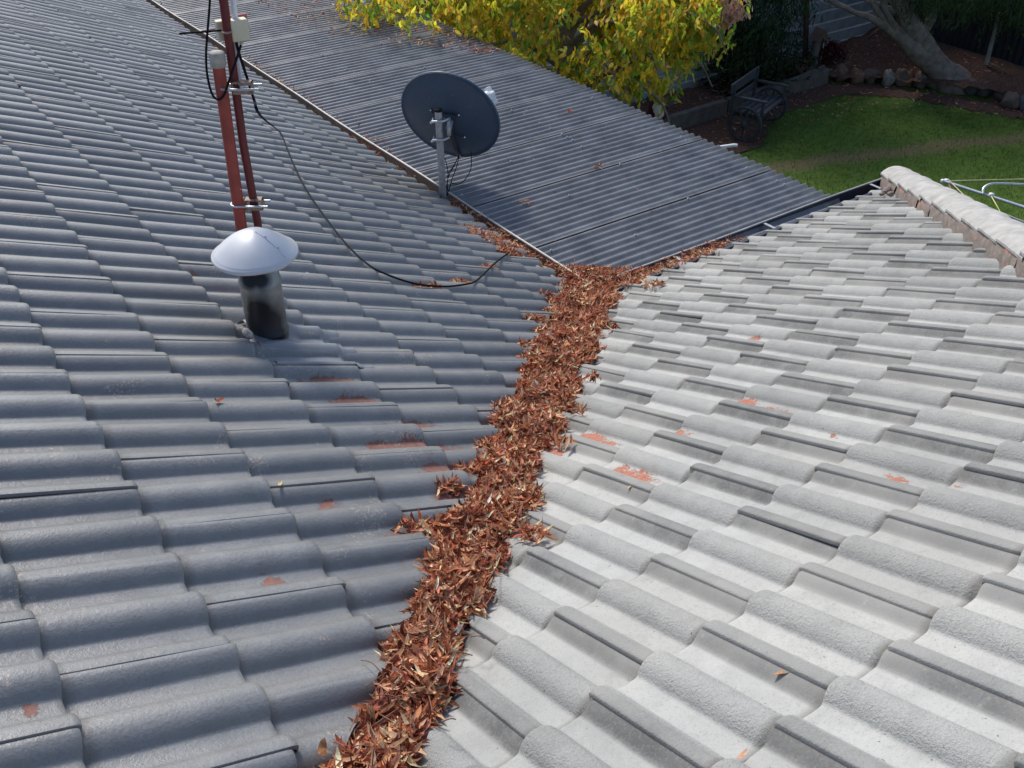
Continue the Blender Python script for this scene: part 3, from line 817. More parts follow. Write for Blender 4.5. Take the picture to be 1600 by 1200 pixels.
# clamp joining pole and bracket
px_ = (_r*V(1, 1, 0)); px_ /= np.linalg.norm(px_)
for zz in (.515, .385):
    q = V(.041, 1.70, zz); mbk = MB()
    mbk.tube([q-px_*.052-hv*.035+V(0, 0, -.012), q-px_*.045-hv*.040, q-hv*.036, q+px_*.030-hv*.030, q+px_*.060+hv*.01], .0085, 8)
    mbk.build('pole_clamp', MAT_GALV, dish)
    MB().tube([q-px_*.040-hv*.05, q-px_*.040+hv*.03], .006, 8).build('bolt', MAT_GALV, dish)
mbk = MB(); q = V(.041, 1.70, .45)+px_*.065+hv*.015
mbk.lathe(q, [(.0, -.012), (.052, -.012), (.055, -.006), (.055, .006), (.05, .012), (0, .012)], 20, (V(0, 0, 1), hv, px_)); mbk.box(q+hv*.03, (.02, .09, .10), (px_, hv, V(0, 0, 1)))
mbk.tube([q, dpt(704, 190, .10)], .02, 8)
mbk.build('tilt_bracket', MAT_GALV_DULL, dish)
# feed arm runs under the dish to the receiver in front of it
lnb = dcen+Nn*.52-minor*.02+major*.0
lnb = onplane(763, 150, Nn, Nn@dcen+.30)
armb = dpt(716, 243, .03)
MB().tube([dpt(704, 208, .10), dpt(711, 232, .08), armb, armb+Nn*.06-minor*.02, armb+Nn*.22-minor*.03], .013, 8).build('feed_arm', MAT_DARKM, dish)
arm2 = lnb-minor*.16+Nn*.03
MB().tube([armb+Nn*.22-minor*.03, arm2, lnb+V(0, 0, -.03)], .011, 8).build('feed_arm', MAT_DARKM, dish)
MAT_WHITEP = simple('white_plastic', (.74, .75, .77), .4, 0, .1, 30)
tod = (dcen-lnb); tod /= np.linalg.norm(tod); s1 = np.cross(tod, V(0, 0, 1)); s1 /= np.linalg.norm(s1); s2 = np.cross(s1, tod)
mbk = MB(); mbk.lathe(lnb, [(0, .060), (.026, .054), (.037, .038), (.038, .0), (.024, -.01), (.020, -.05)], 18, (s1, s2, tod)); mbk.build('feed_horn', MAT_WHITEP, dish)
lc = onplane(766.5, 151, Nn, Nn@dcen+.33)
lu = .45*_r-.9*_u; lu /= np.linalg.norm(lu); ln_ = np.cross(lu, tod); ln_ /= np.linalg.norm(ln_)
o = MB().box(lc, (.128, .040, .062), (lu, np.cross(ln_, lu), ln_)).build('receiver', MAT_WHITEP, dish); bevel(o, .005)
# loose cables hanging below the dish
gz = V(.075, 1.68, -.03)
for pts in ([(717, 243), (708, 262), (701, 275), (699, 288), (700, 303)], [(718, 242), (713, 262), (706, 280), (703, 292), (699, 305)], [(695, 246), (698, 258), (700, 274), (698, 292), (698, 306)], [(736, 236), (736.5, 252), (735, 266), (727, 280), (718, 287), (708, 287), (705, 284)], [(716, 246), (707, 262), (702, 268), (699, 276)]):
    n_ = len(pts); q = [onplane(u, v, hv, hv@(V(.06, 1.72, 0)+hv*(.05*(1-i/(n_-1))))) for i, (u, v) in enumerate(pts)]
    MB().tube(arc(q, 5), .0032, 6).build('dish_cable', MAT_CABLE, dish)
MB().tube([dpt(716, 240, .03), dpt(719, 247, .03)], .012, 8).build('cable_clip', MAT_GALV, dish)

# ------------------------------------------------------------------ fallen leaves
def leaf_set(name, C_, D_, Nv, Ln, Wd, curl, fold, colr, mat, parent=None, twist=None):
    """many small curled leaves as one mesh: arrays of centres, directions, normals, lengths, widths, colours"""
    C_, D_, Nv = [np.asarray(a, float) for a in (C_, D_, Nv)]
    n = len(C_); D_ = D_/np.linalg.norm(D_, axis=1, keepdims=True)
    Nv = Nv-D_*(Nv*D_).sum(1, keepdims=True); Nv /= np.linalg.norm(Nv, axis=1, keepdims=True)+1e-9
    S_ = np.cross(Nv, D_); T = np.array([-.5, -.27, 0, .27, .5]); WP = np.array([.06, .78, 1.0, .66, .03])
    k = np.where(np.abs(curl) < .05, .05, curl)[:, None]
    x = np.sin(k*T)/k; z = (1-np.cos(k*T))/k
    tw = (twist if twist is not None else np.zeros(n))[:, None]*T
    V_ = np.zeros((n, 5, 3, 3))
    for si, sgn in enumerate((-1, 0, 1)):
        lat = sgn*.5*WP[None, :]*Wd[:, None]; up = abs(sgn)*.5*WP[None, :]*Wd[:, None]*fold[:, None]
        la = lat*np.cos(tw)-up*np.sin(tw); ua = lat*np.sin(tw)+up*np.cos(tw)
        V_[:, :, si, :] = C_[:, None, :]+D_[:, None, :]*(x*Ln[:, None])[..., None]+Nv[:, None, :]*(z*Ln[:, None]+ua)[..., None]+S_[:, None, :]*la[..., None]
    verts = V_.reshape(-1, 3)
    q = []
    for i in range(4):
        for j in range(2): a = i*3+j; q.append((a, a+3, a+4, a+1))
    q = np.array(q); F_ = (np.arange(n)[:, None, None]*15+q[None]).reshape(-1, 4)
    me = bpy.data.meshes.new(name)
    me.vertices.add(len(verts)); me.vertices.foreach_set('co', verts.ravel())
    me.loops.add(F_.size); me.loops.foreach_set('vertex_index', F_.ravel().astype(np.int32))
    me.polygons.add(len(F_)); me.polygons.foreach_set('loop_start', np.arange(0, F_.size, 4, dtype=np.int32))
    me.polygons.foreach_set('loop_total', np.full(len(F_), 4, np.int32))
    me.update(calc_edges=True); me.validate()
    at = me.attributes.new('col', 'FLOAT_COLOR', 'POINT')
    cc = np.repeat(np.concatenate([colr, np.ones((n, 1))], 1), 15, 0); at.data.foreach_set('color', cc.ravel().astype(np.float32))
    me.polygons.foreach_set('use_smooth', np.ones(len(F_), bool))
    me.materials.append(mat)
    return link(name, me, parent)
DRY = np.array([(.46, .17, .085), (.56, .25, .135), (.33, .10, .055), (.78, .45, .27), (.90, .60, .39), (.20, .060, .036), (.52, .21, .14), (.63, .32, .19), (.42, .13, .085)])
DRYP = np.array([.13, .14, .12, .17, .15, .10, .09, .10, .05])
def dry_cols(n, rng=RNG):
    c = DRY[rng.choice(len(DRY), n, p=DRYP/DRYP.sum())]*np.array([1.02, .98, .97]); return np.clip(c*rng.lognormal(-.06, .34, (n, 1))*rng.normal(1, .05, (n, 3)), .01, .9)
def scatter(name, C_, mat=MAT_DRYLEAF, tilt=.5, lmin=.036, lmax=.080, parent=None, up=None):
    n = len(C_); a = RNG.uniform(0, 2*math.pi, n); el = RNG.normal(0, tilt, n)
    D_ = np.stack([np.cos(a)*np.cos(el), np.sin(a)*np.cos(el), np.sin(el)], 1)
    Nv = RNG.normal(0, .55, (n, 3))+np.array([0, 0, 1.0])
    Ln = RNG.uniform(lmin, lmax, n); Wd = Ln*RNG.uniform(.10, .21, n)
    return leaf_set(name, C_, D_, Nv, Ln, Wd, RNG.normal(1.3, 1.3, n), RNG.uniform(.2, 1.2, n), dry_cols(n), mat, parent, RNG.normal(0, .9, n))
def vz(x, y): return -np.minimum(x, y)*TP
def vgap(q): return .080+.02*np.clip(q+3.0, 0, .6)/.6+.046*np.clip(q+2.8, 0, 5)
def bulge(q, side):
    q = np.asarray(q)
    return (.024*np.sin(q*17.1+side*1.7)+.022*np.sin(q*9.3+side*4)+.016*np.sin(q*29+side*2.2))*np.clip((q+3.2)/.9, .25, 1)
n = 15500
q = -3.35+3.42*RNG.random(n)**.85
e0 = RNG.uniform(-1, 1, n); side = np.sign(e0)
gw = vgap(q)+np.where(side > 0, bulge(q, 1), bulge(q, -1))+.012
e = e0*gw
# specific tongues of leaves lying in the tile pans (photo)
x, y = q-e/2, q+e/2
T = .064*(1-.75*np.abs(e0)**2.2)+.014*np.sin(q*23)+.010*np.sin(q*41+e*30)
lay = RNG.random(n)**.55
C_ = np.stack([x, y, vz(x, y)-.058+T*lay+.012], 1)
stuff(scatter('fallen_leaves', C_), 'thick drift of dry red-brown leaves filling the roof valley', 'leaves')
# dark rotted litter beneath
mb = MB(); vs = []; fs = []; ni, nj = 120, 13
for i in range(ni+1):
    qq = -3.5+3.6*i/ni
    for j in range(nj+1):
        t = -1+2*j/nj; gq = float(vgap(qq)+bulge(qq, 1 if t > 0 else -1)*.7); ee = t*gq
        xx, yy = qq-ee/2, qq+ee/2
        vs.append((xx, yy, float(vz(xx, yy))-.062+.044*(1-.95*abs(t)**2)+.012*fnoise(qq*20, t*4)))
for i in range(ni):
    for j in range(nj): a = i*(nj+1)+j; fs.append((a, a+1, a+nj+2, a+nj+1))
mb.add(vs, fs, 0, True)
stuff(mb.build('leaf_litter', simple('rotted_leaf_litter', (.055, .025, .017), .95, 0, .5, 60, 1.0, 90)), 'dark rotted leaf litter under the drift in the valley', 'leaves')

def blob(n, c, rx, ry, rot=0.0):
    a = RNG.uniform(0, 2*math.pi, n); r_ = RNG.random(n)**.6
    p_ = np.stack([rx*r_*np.cos(a), ry*r_*np.sin(a)], 1); cr, sr = math.cos(rot), math.sin(rot)
    return np.stack([c[0]+p_[:, 0]*cr-p_[:, 1]*sr, c[1]+p_[:, 0]*sr+p_[:, 1]*cr], 1), 1-r_
# tongues spilling over tile pans beside the valley
TONG = [(668, 824, 240, .10), (700, 760, 120, .06), (712, 758, 90, .05), (780, 655, 60, .05), (825, 540, 120, .09), (840, 498, 160, .10), (855, 462, 160, .09), (872, 415, 110, .07), (635, 1005, 90, .06),
        (832, 832, 200, .07), (905, 640, 60, .05), (930, 545, 110, .07), (960, 512, 60, .05), (940, 470, 140, .09), (780, 880, 60, .04), (1020, 445, 120, .10), (990, 440, 120, .10), (925, 590, 60, .05), (730, 735, 110, .06), (690, 850, 120, .06), (880, 690, 60, .05)]
cc = []
for (u, v, k, rad) in TONG:
    k = int(k*.3); rad *= .68
    left = u < 900-(v-420)*.42
    p0 = onplane(u, v, NL if left else NR, -.02)
    xy, hgt = blob(k, p0, rad*(1.25 if left else .7), rad*(.7 if left else 1.25))
    cc.append(np.column_stack([xy, vz(xy[:, 0], xy[:, 1])-.026+.03*hgt*RNG.random(k)]))
stuff(scatter('fallen_leaves', np.concatenate(cc)), 'tongues of dry leaves spilling from the drift onto the tile pans', 'leaves')
# gutter of the blue-grey wing
def lin(n, a, b, power): return a+(b-a)*RNG.random(n)**power
y = np.concatenate([lin(900, .05, 1.75, .9), lin(260, 1.5, 3.4, 1.0), lin(420, 2.2, 8.5, 1.0)])
x = RNG.uniform(-.02, .085, len(y)); z = np.where(y < 1.6, -.095+.07*RNG.random(len(y)), -.105+.05*RNG.random(len(y)))
c1 = np.column_stack([x, y, z])
k = 330; xy, hgt = blob(k, onplane(778, 372, NL, 0), .13, .26, .5); xy[:, 0] = np.minimum(xy[:, 0], .09)
c2 = np.column_stack([xy, -xy[:, 0]*TP-.022+.045*hgt*RNG.random(k)])
k = 230; xy, hgt = blob(k, onplane(795, 388, NL, 0), .08, .07)
c3 = np.column_stack([xy, -xy[:, 0]*TP-.022+.03*hgt*RNG.random(k)])
y4 = lin(120, 2.4, 5.5, 1); x4 = .10+RNG.random(120)**2*.10
c4 = np.column_stack([x4, y4, np.full(120, -.036)])
stuff(scatter('fallen_leaves', np.concatenate([c1, c2, c3, c4]), lmin=.03, lmax=.062), 'dry leaves clogging the brown gutter along the blue-grey roof', 'leaves')
x = np.concatenate([lin(1100, .05, 1.55, 1.15), lin(45, 1.5, 2.1, 1)]); y = RNG.uniform(-.03, .085, len(x)); z = np.where(x < 1.35, -.085+.075*RNG.random(len(x))-np.clip(x-1.0, 0, 1)*.08, -.115+.03*RNG.random(len(x)))
c1 = np.column_stack([x, y, z])
x = lin(330, .0, .95, 1.2); y = -RNG.random(330)**1.6*.10; c2 = np.column_stack([x, y, -y*TP-.022+.02*RNG.random(330)])
stuff(scatter('fallen_leaves', np.concatenate([c1, c2]), lmin=.03, lmax=.062), 'dry leaves lying in the dark gutter along the pale roof', 'leaves')
# spill onto the patio corner
k = 1150; a = RNG.random(k)**1.0; b_ = RNG.random(k)
s_ = .50*np.sqrt(a); x = .05+s_*b_; y = .05+s_*(1-b_)*.85; c = np.column_stack([x, y, -.044+.05*(1-a)*RNG.random(k)])
stuff(scatter('fallen_leaves', c, lmin=.03, lmax=.062), 'heap of dry leaves spilled over the inner corner of the patio roof', 'leaves')
# clumps caught on the cable
for (u, v, k, rad, lab) in ((657, 446, 42, .040, 'small clump of dry leaves caught by the black cable, farthest from the gutter'), (680, 447, 60, .052, 'flat clump of dry leaves caught by the cable, second from the mast side'),
                            (722, 440, 95, .062, 'large clump of dry leaves where the cable bends towards the gutter'), (766, 417, 80, .058, 'clump of dry leaves on the cable, nearest to the gutter')):
    p0 = onplane(u, v, NL, -.015); xy, hgt = blob(k, p0, rad*1.1, rad*.65)
    c = np.column_stack([xy, -xy[:, 0]*TP-.03+.035*hgt*RNG.random(k)])
    stuff(scatter('leaf_clump', c, lmin=.03, lmax=.055), lab, 'leaves')
# litter on the patio under the tree, and stray bits
k = 900; y = lin(k, 4.25, 7.6, 1.0); x = 2.28-RNG.random(k)**.9*np.clip((y-3.9)*.62, .05, 1.25)
c = np.column_stack([x, y, np.full(k, PZ+.012)-.006*x])
stuff(scatter('leaf_scatter', c, tilt=.15, lmin=.035, lmax=.075), 'fallen leaves strewn over the patio roof under the yellow tree', 'leaves')
k = 110; x = RNG.uniform(.13, 2.25, k); y = RNG.uniform(.25, 4.5, k); c = np.column_stack([x, y, np.full(k, PZ+.010)-.006*x])
stuff(scatter('leaf_scatter', c[:60], tilt=.12, lmin=.018, lmax=.04), 'a few stray bits of leaf on the corrugated sheets', 'leaves')
for i, (u, v, k, lab) in enumerate(((823, 317, 9, 'little curled leaf bunch on the patio roof nearest the leafy gutter'), (937, 262, 14, 'brown leaf bunch in the middle of the corrugated patio roof'), (891, 176, 8, 'small dry leaf star on the patio roof right of the dish'))):
    p0 = onz(u, v, PZ+.01); xy, hgt = blob(k, p0, .035, .035); c = np.column_stack([xy, np.full(k, PZ+.014)+.02*hgt])
    stuff(scatter('leaf_clump', c, lmin=.03, lmax=.06), lab, 'leaves')
# stray curled leaves and twigs beside the drift
def stray(u, v, left, ln, col, lab, rot=.3, curl=3.2):
    p0 = onplane(u, v, NL if left else NR, -.012 if left else -.043)
    nn = NL if left else NR; t1 = V(math.cos(rot), math.sin(rot), 0); t1 = t1-nn*(t1@nn)
    o = leaf_set('curled_leaf', [p0], [t1], [nn], np.array([ln]), np.array([ln*.27]), np.array([curl]), np.array([.6]), np.array([col]), MAT_DRYLEAF, None, np.array([.6]))
    tag(o, lab, 'leaf', 'single leaves on the tiles')
stray(341, 628, True, .055, (.45, .14, .07), 'curled red-brown leaf on a blue-grey tile left of the peeled patch')
stray(437, 757, True, .04, (.75, .60, .33), 'small pale yellow leaf on a blue-grey tile left of the drift', .9, 1.5)
stray(502, 1178, True, .075, (.50, .27, .14), 'curled tan leaf on the blue-grey roof at the bottom of the drift', 1.1, 4.2)
stray(536, 1170, True, .07, (.42, .12, .07), 'upright reddish leaf leaning on the last blue-grey tile before the drift', 1.9, 2.0)
stray(985, 761, False, .032, (.75, .55, .30), 'pale leaf scrap under a tile lap beside the peeled red patch', .5, 1.0)
stray(1226, 1052, False, .05, (.60, .33, .18), 'tan leaf sliver stuck in a lap of a pale tile near the bottom', 2.6, .8)
stray(1410, 768, False, .032, (.72, .52, .30), 'tan leaf scrap at a tile lap right of centre on the pale roof', 1.2, 1.5)
stray(1160, 1182, False, .035, (.70, .38, .25), 'orange leaf scrap at the bottom edge on a pale tile nose', .2, 1.5)
tw = MB()
for (u, v, du, dv, left) in ((612, 995, 30, 22, True), (600, 985, 38, 35, True), (655, 905, 26, 22, True), (560, 1180, 40, -8, True), (520, 1155, 30, 30, True), (545, 1195, 50, 30, True), (735, 995, 22, 3, False), (690, 1128, 22, -4, False), (760, 910, 18, -28, False), (835, 820, 10, 14, False), (700, 1020, 25, 2, False)):
    n_ = NL if left else NR
    tw.tube(arc([onplane(u, v, n_, .012), onplane(u+du*.5+2, v+dv*.5-3, n_, .022), onplane(u+du, v+dv, n_, .004)], 4), .0013, 5)
for i in range(150):
    qq = random.uniform(-3.0, -.2); ee = random.uniform(-.1, .1); x, y = qq-ee/2, qq+ee/2; a = random.uniform(0, 6.28); l_ = random.uniform(.03, .08)
    z = -min(x, y)*TP-.058+.068
    tw.tube(arc([(x, y, z), (x+l_*math.cos(a)*.5, y+l_*math.sin(a)*.5, z+.012), (x+l_*math.cos(a), y+l_*math.sin(a), z+.002-l_*(math.cos(a)+math.sin(a))*.5*TP)], 3), .0012, 5)
stuff(tw.build('twigs', simple('reddish_twig', (.20, .09, .06), .7)), 'fine reddish twigs and leaf stalks in the drift', 'twigs')

# ------------------------------------------------------------------ garden: fences
fence = empty('garden_fence', 'grey steel fence of long horizontal sheets behind the garden bed', 'fence')
FY = 7.0; fz = GZ+.05; ph = .19
for i in range(11):
    z0 = fz+i*ph; mb = MB(); vs = []
    prof = [(0, .0), (-.014, .012), (-.016, .10), (-.014, ph-.030), (.012, ph-.018), (.012, ph-.004)]
    xs = np.linspace(2.0, 12.2, 12)
    for x in xs:
        for (dy, dz) in prof: vs.append((x, FY+dy+.006*fnoise(x, i*3.3), z0+dz+.008*fnoise(x*.3, i)))
    k = len(prof); fs = [(a*k+b_, a*k+b_+1, (a+1)*k+b_+1, (a+1)*k+b_) for a in range(len(xs)-1) for b_ in range(k-1)]
    mb.add(vs, fs).build('fence_sheet', MAT_FENCE, fence)
for x in (3.0, 5.4, 7.8, 12.0): MB().box((x, FY+.05, fz+1.05), (.06, .05, 2.2)).build('post', MAT_FENCE, fence)
dfence = empty('garden_fence', 'near-black steel fence along the far right side of the yard', 'fence')
for i in range(10):
    y = 7.0-i*.78
    mb = MB(); vs = []; nn_ = 14
    for j in range(nn_+1):
        yy = y-.785*j/nn_; dx = -.02 if j % 2 else .01
        vs += [(12.12+dx, yy, GZ+.1), (12.12+dx, yy, GZ+2.0)]
    mb.add(vs, [(2*j, 2*j+1, 2*j+3, 2*j+2) for j in range(nn_)]).build('fence_panel', MAT_FENCE_D, dfence)
for i in range(6): MB().box((12.16, 7.0-i*1.56, GZ+1.05), (.05, .06, 2.1)).build('post', MAT_FENCE_D, dfence)
MB().box((12.10, 3.1, GZ+.2), (.05, 7.8, .16)).build('plinth_board', simple('mossy_plinth', (.07, .075, .05), .9), dfence)
# brown post in front of the grey fence
pb, pt = onplane(1258, 92, (0, 1, 0), 6.85), onplane(1262.5, -70, (0, 1, 0), 6.85)
o = MB().tube([V(pb[0], pb[1], GZ), pb, pt], .045, 10).build('timber_post', MAT_POST); tag(o, 'dark red-brown upright post in front of the grey fence', 'post')
# little birdhouse-like stump ornament beside it
orn = empty('garden_ornament', 'small dark ornament with a peaked roof beside the red-brown post', 'ornament')
ob = onplane(1272, 92, (0, 1, 0), 6.55)
o = MB().tube([V(ob[0], ob[1], GZ+.05), ob, ob+V(0, 0, .28)], .07, 10).build('stump', simple('weathered_stump', (.12, .115, .11), .9), orn)
hb = ob+V(.04, 0, .30)
MB().add([hb+V(-.13, -.1, 0), hb+V(.13, -.1, 0), hb+V(0, -.1, .17), hb+V(-.13, .1, 0), hb+V(.13, .1, 0), hb+V(0, .1, .17)], [(0, 1, 2), (3, 5, 4), (0, 2, 5, 3), (1, 4, 5, 2), (0, 3, 4, 1)]).build('roof', simple('tan_roof', (.13, .085, .06), .9), orn)
MB().tube([ob+V(.10, -.05, -.1), ob+V(.12, -.04, .24)], .012, 6).build('stake', MAT_LIP, orn)

# sleepers and rocks edging the bed
for i, (a, b_, lab) in enumerate((((5.4, 6.02), (7.45, 6.06), 'grey timber sleeper edging the bed left of the wagon bench'), ((7.5, 6.07), (9.72, 6.13), 'weathered timber sleeper edging the bed right of the wagon bench'))):
    a, b_ = V(*a, GZ+.12), V(*b_, GZ+.12); d = b_-a; ln = np.linalg.norm(d); d /= ln
    o = MB().box((a+b_)/2, (ln, .10, .24), (d, V(-d[1], d[0], 0), V(0, 0, 1))).build('timber_sleeper', MAT_TIMBER); bevel(o, .012); tag(o, lab, 'sleeper')
o = MB().box((8.9, 6.02, GZ+.27), (1.5, .05, .05), (V(.985, .17, 0), V(-.17, .985, 0), V(0, 0, 1))).build('fallen_branch', MAT_TIMBER); tag(o, 'pale split timber lying along the top of the right sleeper', 'timber')
def rock(u, v, wpx, hpx, mi, lab, seed):
    base = onz(u, v+hpx/2, GZ+.03); dep = (base-CAM)@_f; w_, h_ = wpx*dep/FPX, hpx*dep/FPX
    bm = bmesh.new(); bmesh.ops.create_icosphere(bm, subdivisions=3, radius=1)
    vs = []
    for q in bm.verts:
        n_ = q.co.normalized(); k = 1+.32*mnoise.noise(n_*1.3+Vector((seed*7.1, 0, 0)))+.12*mnoise.noise(n_*3.5+Vector((seed, 4, 0)))
        a = seed*1.3; x, y = n_.x*k*w_*.52, n_.y*k*w_*.45
        vs.append(base+V(x*math.cos(a)-y*math.sin(a), x*math.sin(a)+y*math.cos(a), (n_.z*k*.62+.38)*h_))
    o = MB().add(vs, [tuple(x.index for x in f_.verts) for f_ in bm.faces], 0, True).build('rock', MAT_ROCK[mi]); bm.free(); tag(o, lab, 'rock', 'rocks edging the garden bed')
RK = [(1312, 112, 22, 22, 2, 'rusty square rock at the end of the timber sleepers'), (1322, 103, 16, 18, 0, 'upright brown rock standing on the first rock by the sleepers'), (1338, 118, 26, 18, 2, 'flat reddish rock second from the sleepers'),
      (1358, 116, 24, 20, 0, 'brown rock between the reddish flat rock and the pale one'), (1386, 120, 20, 24, 3, 'pale blotchy rock in the garden edging'), (1406, 119, 22, 24, 0, 'dark brown rock right of the pale blotchy rock'),
      (1420, 120, 14, 22, 2, 'narrow brown rock wedged left of the leaning trunk'), (1436, 123, 24, 22, 0, 'rounded brown rock just left of the trunk base'), (1456, 125, 26, 20, 0, 'wide brown rock at the foot of the leaning trunk'), (1480, 126, 22, 14, 0, 'low rock right of the trunk foot'),
      (1514, 134, 24, 20, 1, 'round grey rock right of the leaning trunk'), (1538, 137, 26, 20, 1, 'grey rock second to the right of the trunk'), (1562, 148, 22, 16, 0, 'brown rock third from the right edge'), (1578, 155, 28, 22, 0, 'big dark rock near the right edge of the photo'), (1600, 157, 22, 24, 1, 'rock cut by the right edge of the photo'),
      (1345, 99, 26, 12, 1, 'flat slate-coloured rock lying on top of the edging'), (1046, 163, 20, 16, 0, 'dark rock in the bed beside the milk can')]
for i, a in enumerate(RK): rock(*a, i+1)

# ------------------------------------------------------------------ wagon-wheel bench
bench = empty('wagon_wheel_bench', 'dark timber garden bench with two spoked wagon wheels for sides', 'bench')
w1 = onz(1160, 221, GZ); w2 = onz(1200, 189, GZ)
axd = (w2-w1); axd[2] = 0; blen = np.linalg.norm(axd); axd /= blen; fd = V(axd[1], -axd[0], 0)   # fd: way the bench faces
RW = .245
def wheel(base):
    c = base+V(0, 0, RW); wh = MB().lathe(c, [(RW-.035, -.022), (RW, -.022), (RW, .022), (RW-.035, .022), (RW-.035, -.022)], 36, (fd, V(0, 0, 1), axd), smooth=False).build('wheel_rim', MAT_DARKWOOD, bench)
    MB().lathe(c, [(0, -.05), (.042, -.05), (.05, -.02), (.05, .02), (.042, .05), (0, .05)], 16, (fd, V(0, 0, 1), axd)).build('hub', MAT_DARKWOOD, wh)
    for k in range(10):
        a = 2*math.pi*k/10+.2; d = fd*math.cos(a)+V(0, 0, 1)*math.sin(a)
        MB().tube([c+d*.04, c+d*.13, c+d*(RW-.03)], [.011, .014, .010], 6).build('spoke', MAT_DARKWOOD, wh)
wheel(w1); wheel(w2)
mid = (w1+w2)/2; sh = RW+.13
for k in range(5):
    o = MB().box(mid+fd*(-.17+.085*k)+V(0, 0, sh), (blen-.06, .068, .022), (axd, fd, V(0, 0, 1))).build('seat_slat', MAT_DARKWOOD, bench); bevel(o, .004)
for k in (-1, 1):
    MB().box(mid+axd*k*(blen/2-.07)+V(0, 0, sh-.03), (.04, .42, .04), (axd, fd, V(0, 0, 1))).build('seat_bearer', MAT_DARKWOOD, bench)
    MB().box(mid+axd*k*(blen/2-.07)-fd*.24+V(0, 0, sh+.14), (.045, .04, .46), (axd, fd, V(0, 0, 1))).build('back_post', MAT_DARKWOOD, bench)
    MB().box(mid+axd*k*(blen/2-.07)+fd*.02+V(0, 0, sh+.20), (.06, .46, .025), (axd, fd, V(0, 0, 1))).build('armrest', MAT_DARKWOOD, bench)
    MB().box(mid+axd*k*(blen/2-.07)+fd*.20+V(0, 0, sh+.09), (.04, .035, .20), (axd, fd, V(0, 0, 1))).build('arm_post', MAT_DARKWOOD, bench)
o = MB().box(mid-fd*.25+V(0, 0, sh+.31), (blen+.02, .03, .13), (axd, fd, V(0, 0, 1))).build('backrest', MAT_DARKWOOD, bench); bevel(o, .006)
o = MB().box(mid-fd*.25+V(0, 0, sh+.14), (blen-.1, .025, .07), (axd, fd, V(0, 0, 1))).build('back_rail', MAT_DARKWOOD, bench)

# ------------------------------------------------------------------ milk can
can = empty('milk_can', 'maroon milk can with a white painted face standing under the yellow tree', 'milk can')
cb = onz(1026, 197, GZ+.1); can.location = cb
def can_mat():
    m, nt, b = new_mat('painted_can'); tc = N(nt, 'ShaderNodeTexCoord').outputs['Object']
    d = spots(nt, tc, [(-.085, -.115, .30, .135), (-.075, -.12, .22, .10)])
    k = math_(nt, 'ADD', d, math_(nt, 'MULTIPLY', math_(nt, 'SUBTRACT', noise(nt, tc, 16, 3), .5), .5))
    mr = N(nt, 'ShaderNodeMapRange', i_1=.28, i_2=.33, i_3=0., i_4=1.); L(nt, k, mr.inputs[0])
    L(nt, mix(nt, mr.outputs[0], (.095, .014, .028), (.62, .60, .56)), b.inputs['Base Color']); b.inputs['Roughness'].default_value = .4; return m
MB().lathe((0, 0, 0), [(.0, 0), (.13, 0), (.135, .01), (.135, .36), (.125, .40), (.085, .45), (.075, .46), (.075, .51), (.09, .52), (.09, .535), (.07, .535), (.065, .46)], 28).build('body', can_mat(), can)
MB().lathe((0, 0, .535), [(.088, 0), (.09, .012), (.07, .03), (0, .034)], 24).build('lid', simple('worn_brass_lid', (.38, .27, .19), .5, .3), can)
for s in (-1, 1):
    a = s*_r*V(1, 1, 0); MB().tube(arc([a*.125+V(0, 0, .36), a*.165+V(0, 0, .38), a*.15+V(0, 0, .43), a*.10+V(0, 0, .44)], 4), .008, 6).build('handle', MAT_DARKM, can)

# ------------------------------------------------------------------ clothes hoist
hoist = empty('clothes_hoist', 'rotary clothes hoist with silver arms and yellow lines beyond the ridge caps', 'clothes hoist')
HZ = -.52
hA = onz(1473, 283, HZ); hB = onz(1600, 322.5, HZ-.03); hdv = (hB-hA); hl = np.linalg.norm(hdv); hdv /= hl
hc = hA+hdv*1.75; hc[2] = HZ-.1
MB().tube([V(hc[0], hc[1], GZ), V(hc[0], hc[1], HZ+.05)], .028, 14).build('post', MAT_GALV, hoist)
arms = []
for k in range(4):
    d0 = hA-hc; a = k*math.pi/2; dd = V(d0[0]*math.cos(a)-d0[1]*math.sin(a), d0[0]*math.sin(a)+d0[1]*math.cos(a), d0[2]); e_ = hc+dd; arms.append(e_)
    MB().tube([hc, e_], .0145, 12).build('arm', MAT_GALV, hoist)
    MB().lathe(e_, [(0, -.016), (.017, -.012), (.017, .012), (0, .016)], 10).build('arm_tip', MAT_WHITEP, hoist)
br = [onz(1536, 303, HZ), onz(1537, 294, HZ+.03), onz(1547, 288, HZ+.05), onz(1562, 287, HZ+.05), onz(1610, 289, HZ+.05), onz(1700, 296, HZ+.03)]
MB().tube(arc(br, 6), .011, 10).build('brace', MAT_GALV, hoist)
MAT_LINE = simple('yellow_clothes_line', (.55, .50, .28), .6)
for k in range(4):
    for t in (.97, .60):
        a_ = hc+(arms[k]-hc)*t+V(0, 0, .02); b_ = hc+(arms[(k+1) % 4]-hc)*t+V(0, 0, .02)
        MB().tube([a_, (a_+b_)/2-V(0, 0, .025), b_], .0045, 6).build('line', MAT_LINE, hoist)
for (u, v, u2, v2, c_) in ((1481, 285, 1489, 302, (.75, .30, .30)), (1549, 307, 1563, 331, (.68, .66, .20)), (1583, 287, 1584, 292, (.75, .38, .36))):
    o = MB().tube([onz(u, v, HZ), onz(u2, v2, HZ-.05)], [.006, .003], 6).build('peg', simple('peg_plastic', c_, .5), hoist)
for (u, v) in ((1479, 283), (1549, 305)):
    MB().lathe(onz(u, v, HZ), [(0, -.02), (.02, -.014), (.022, .014), (0, .02)], 10).build('fitting', MAT_WHITEP, hoist)

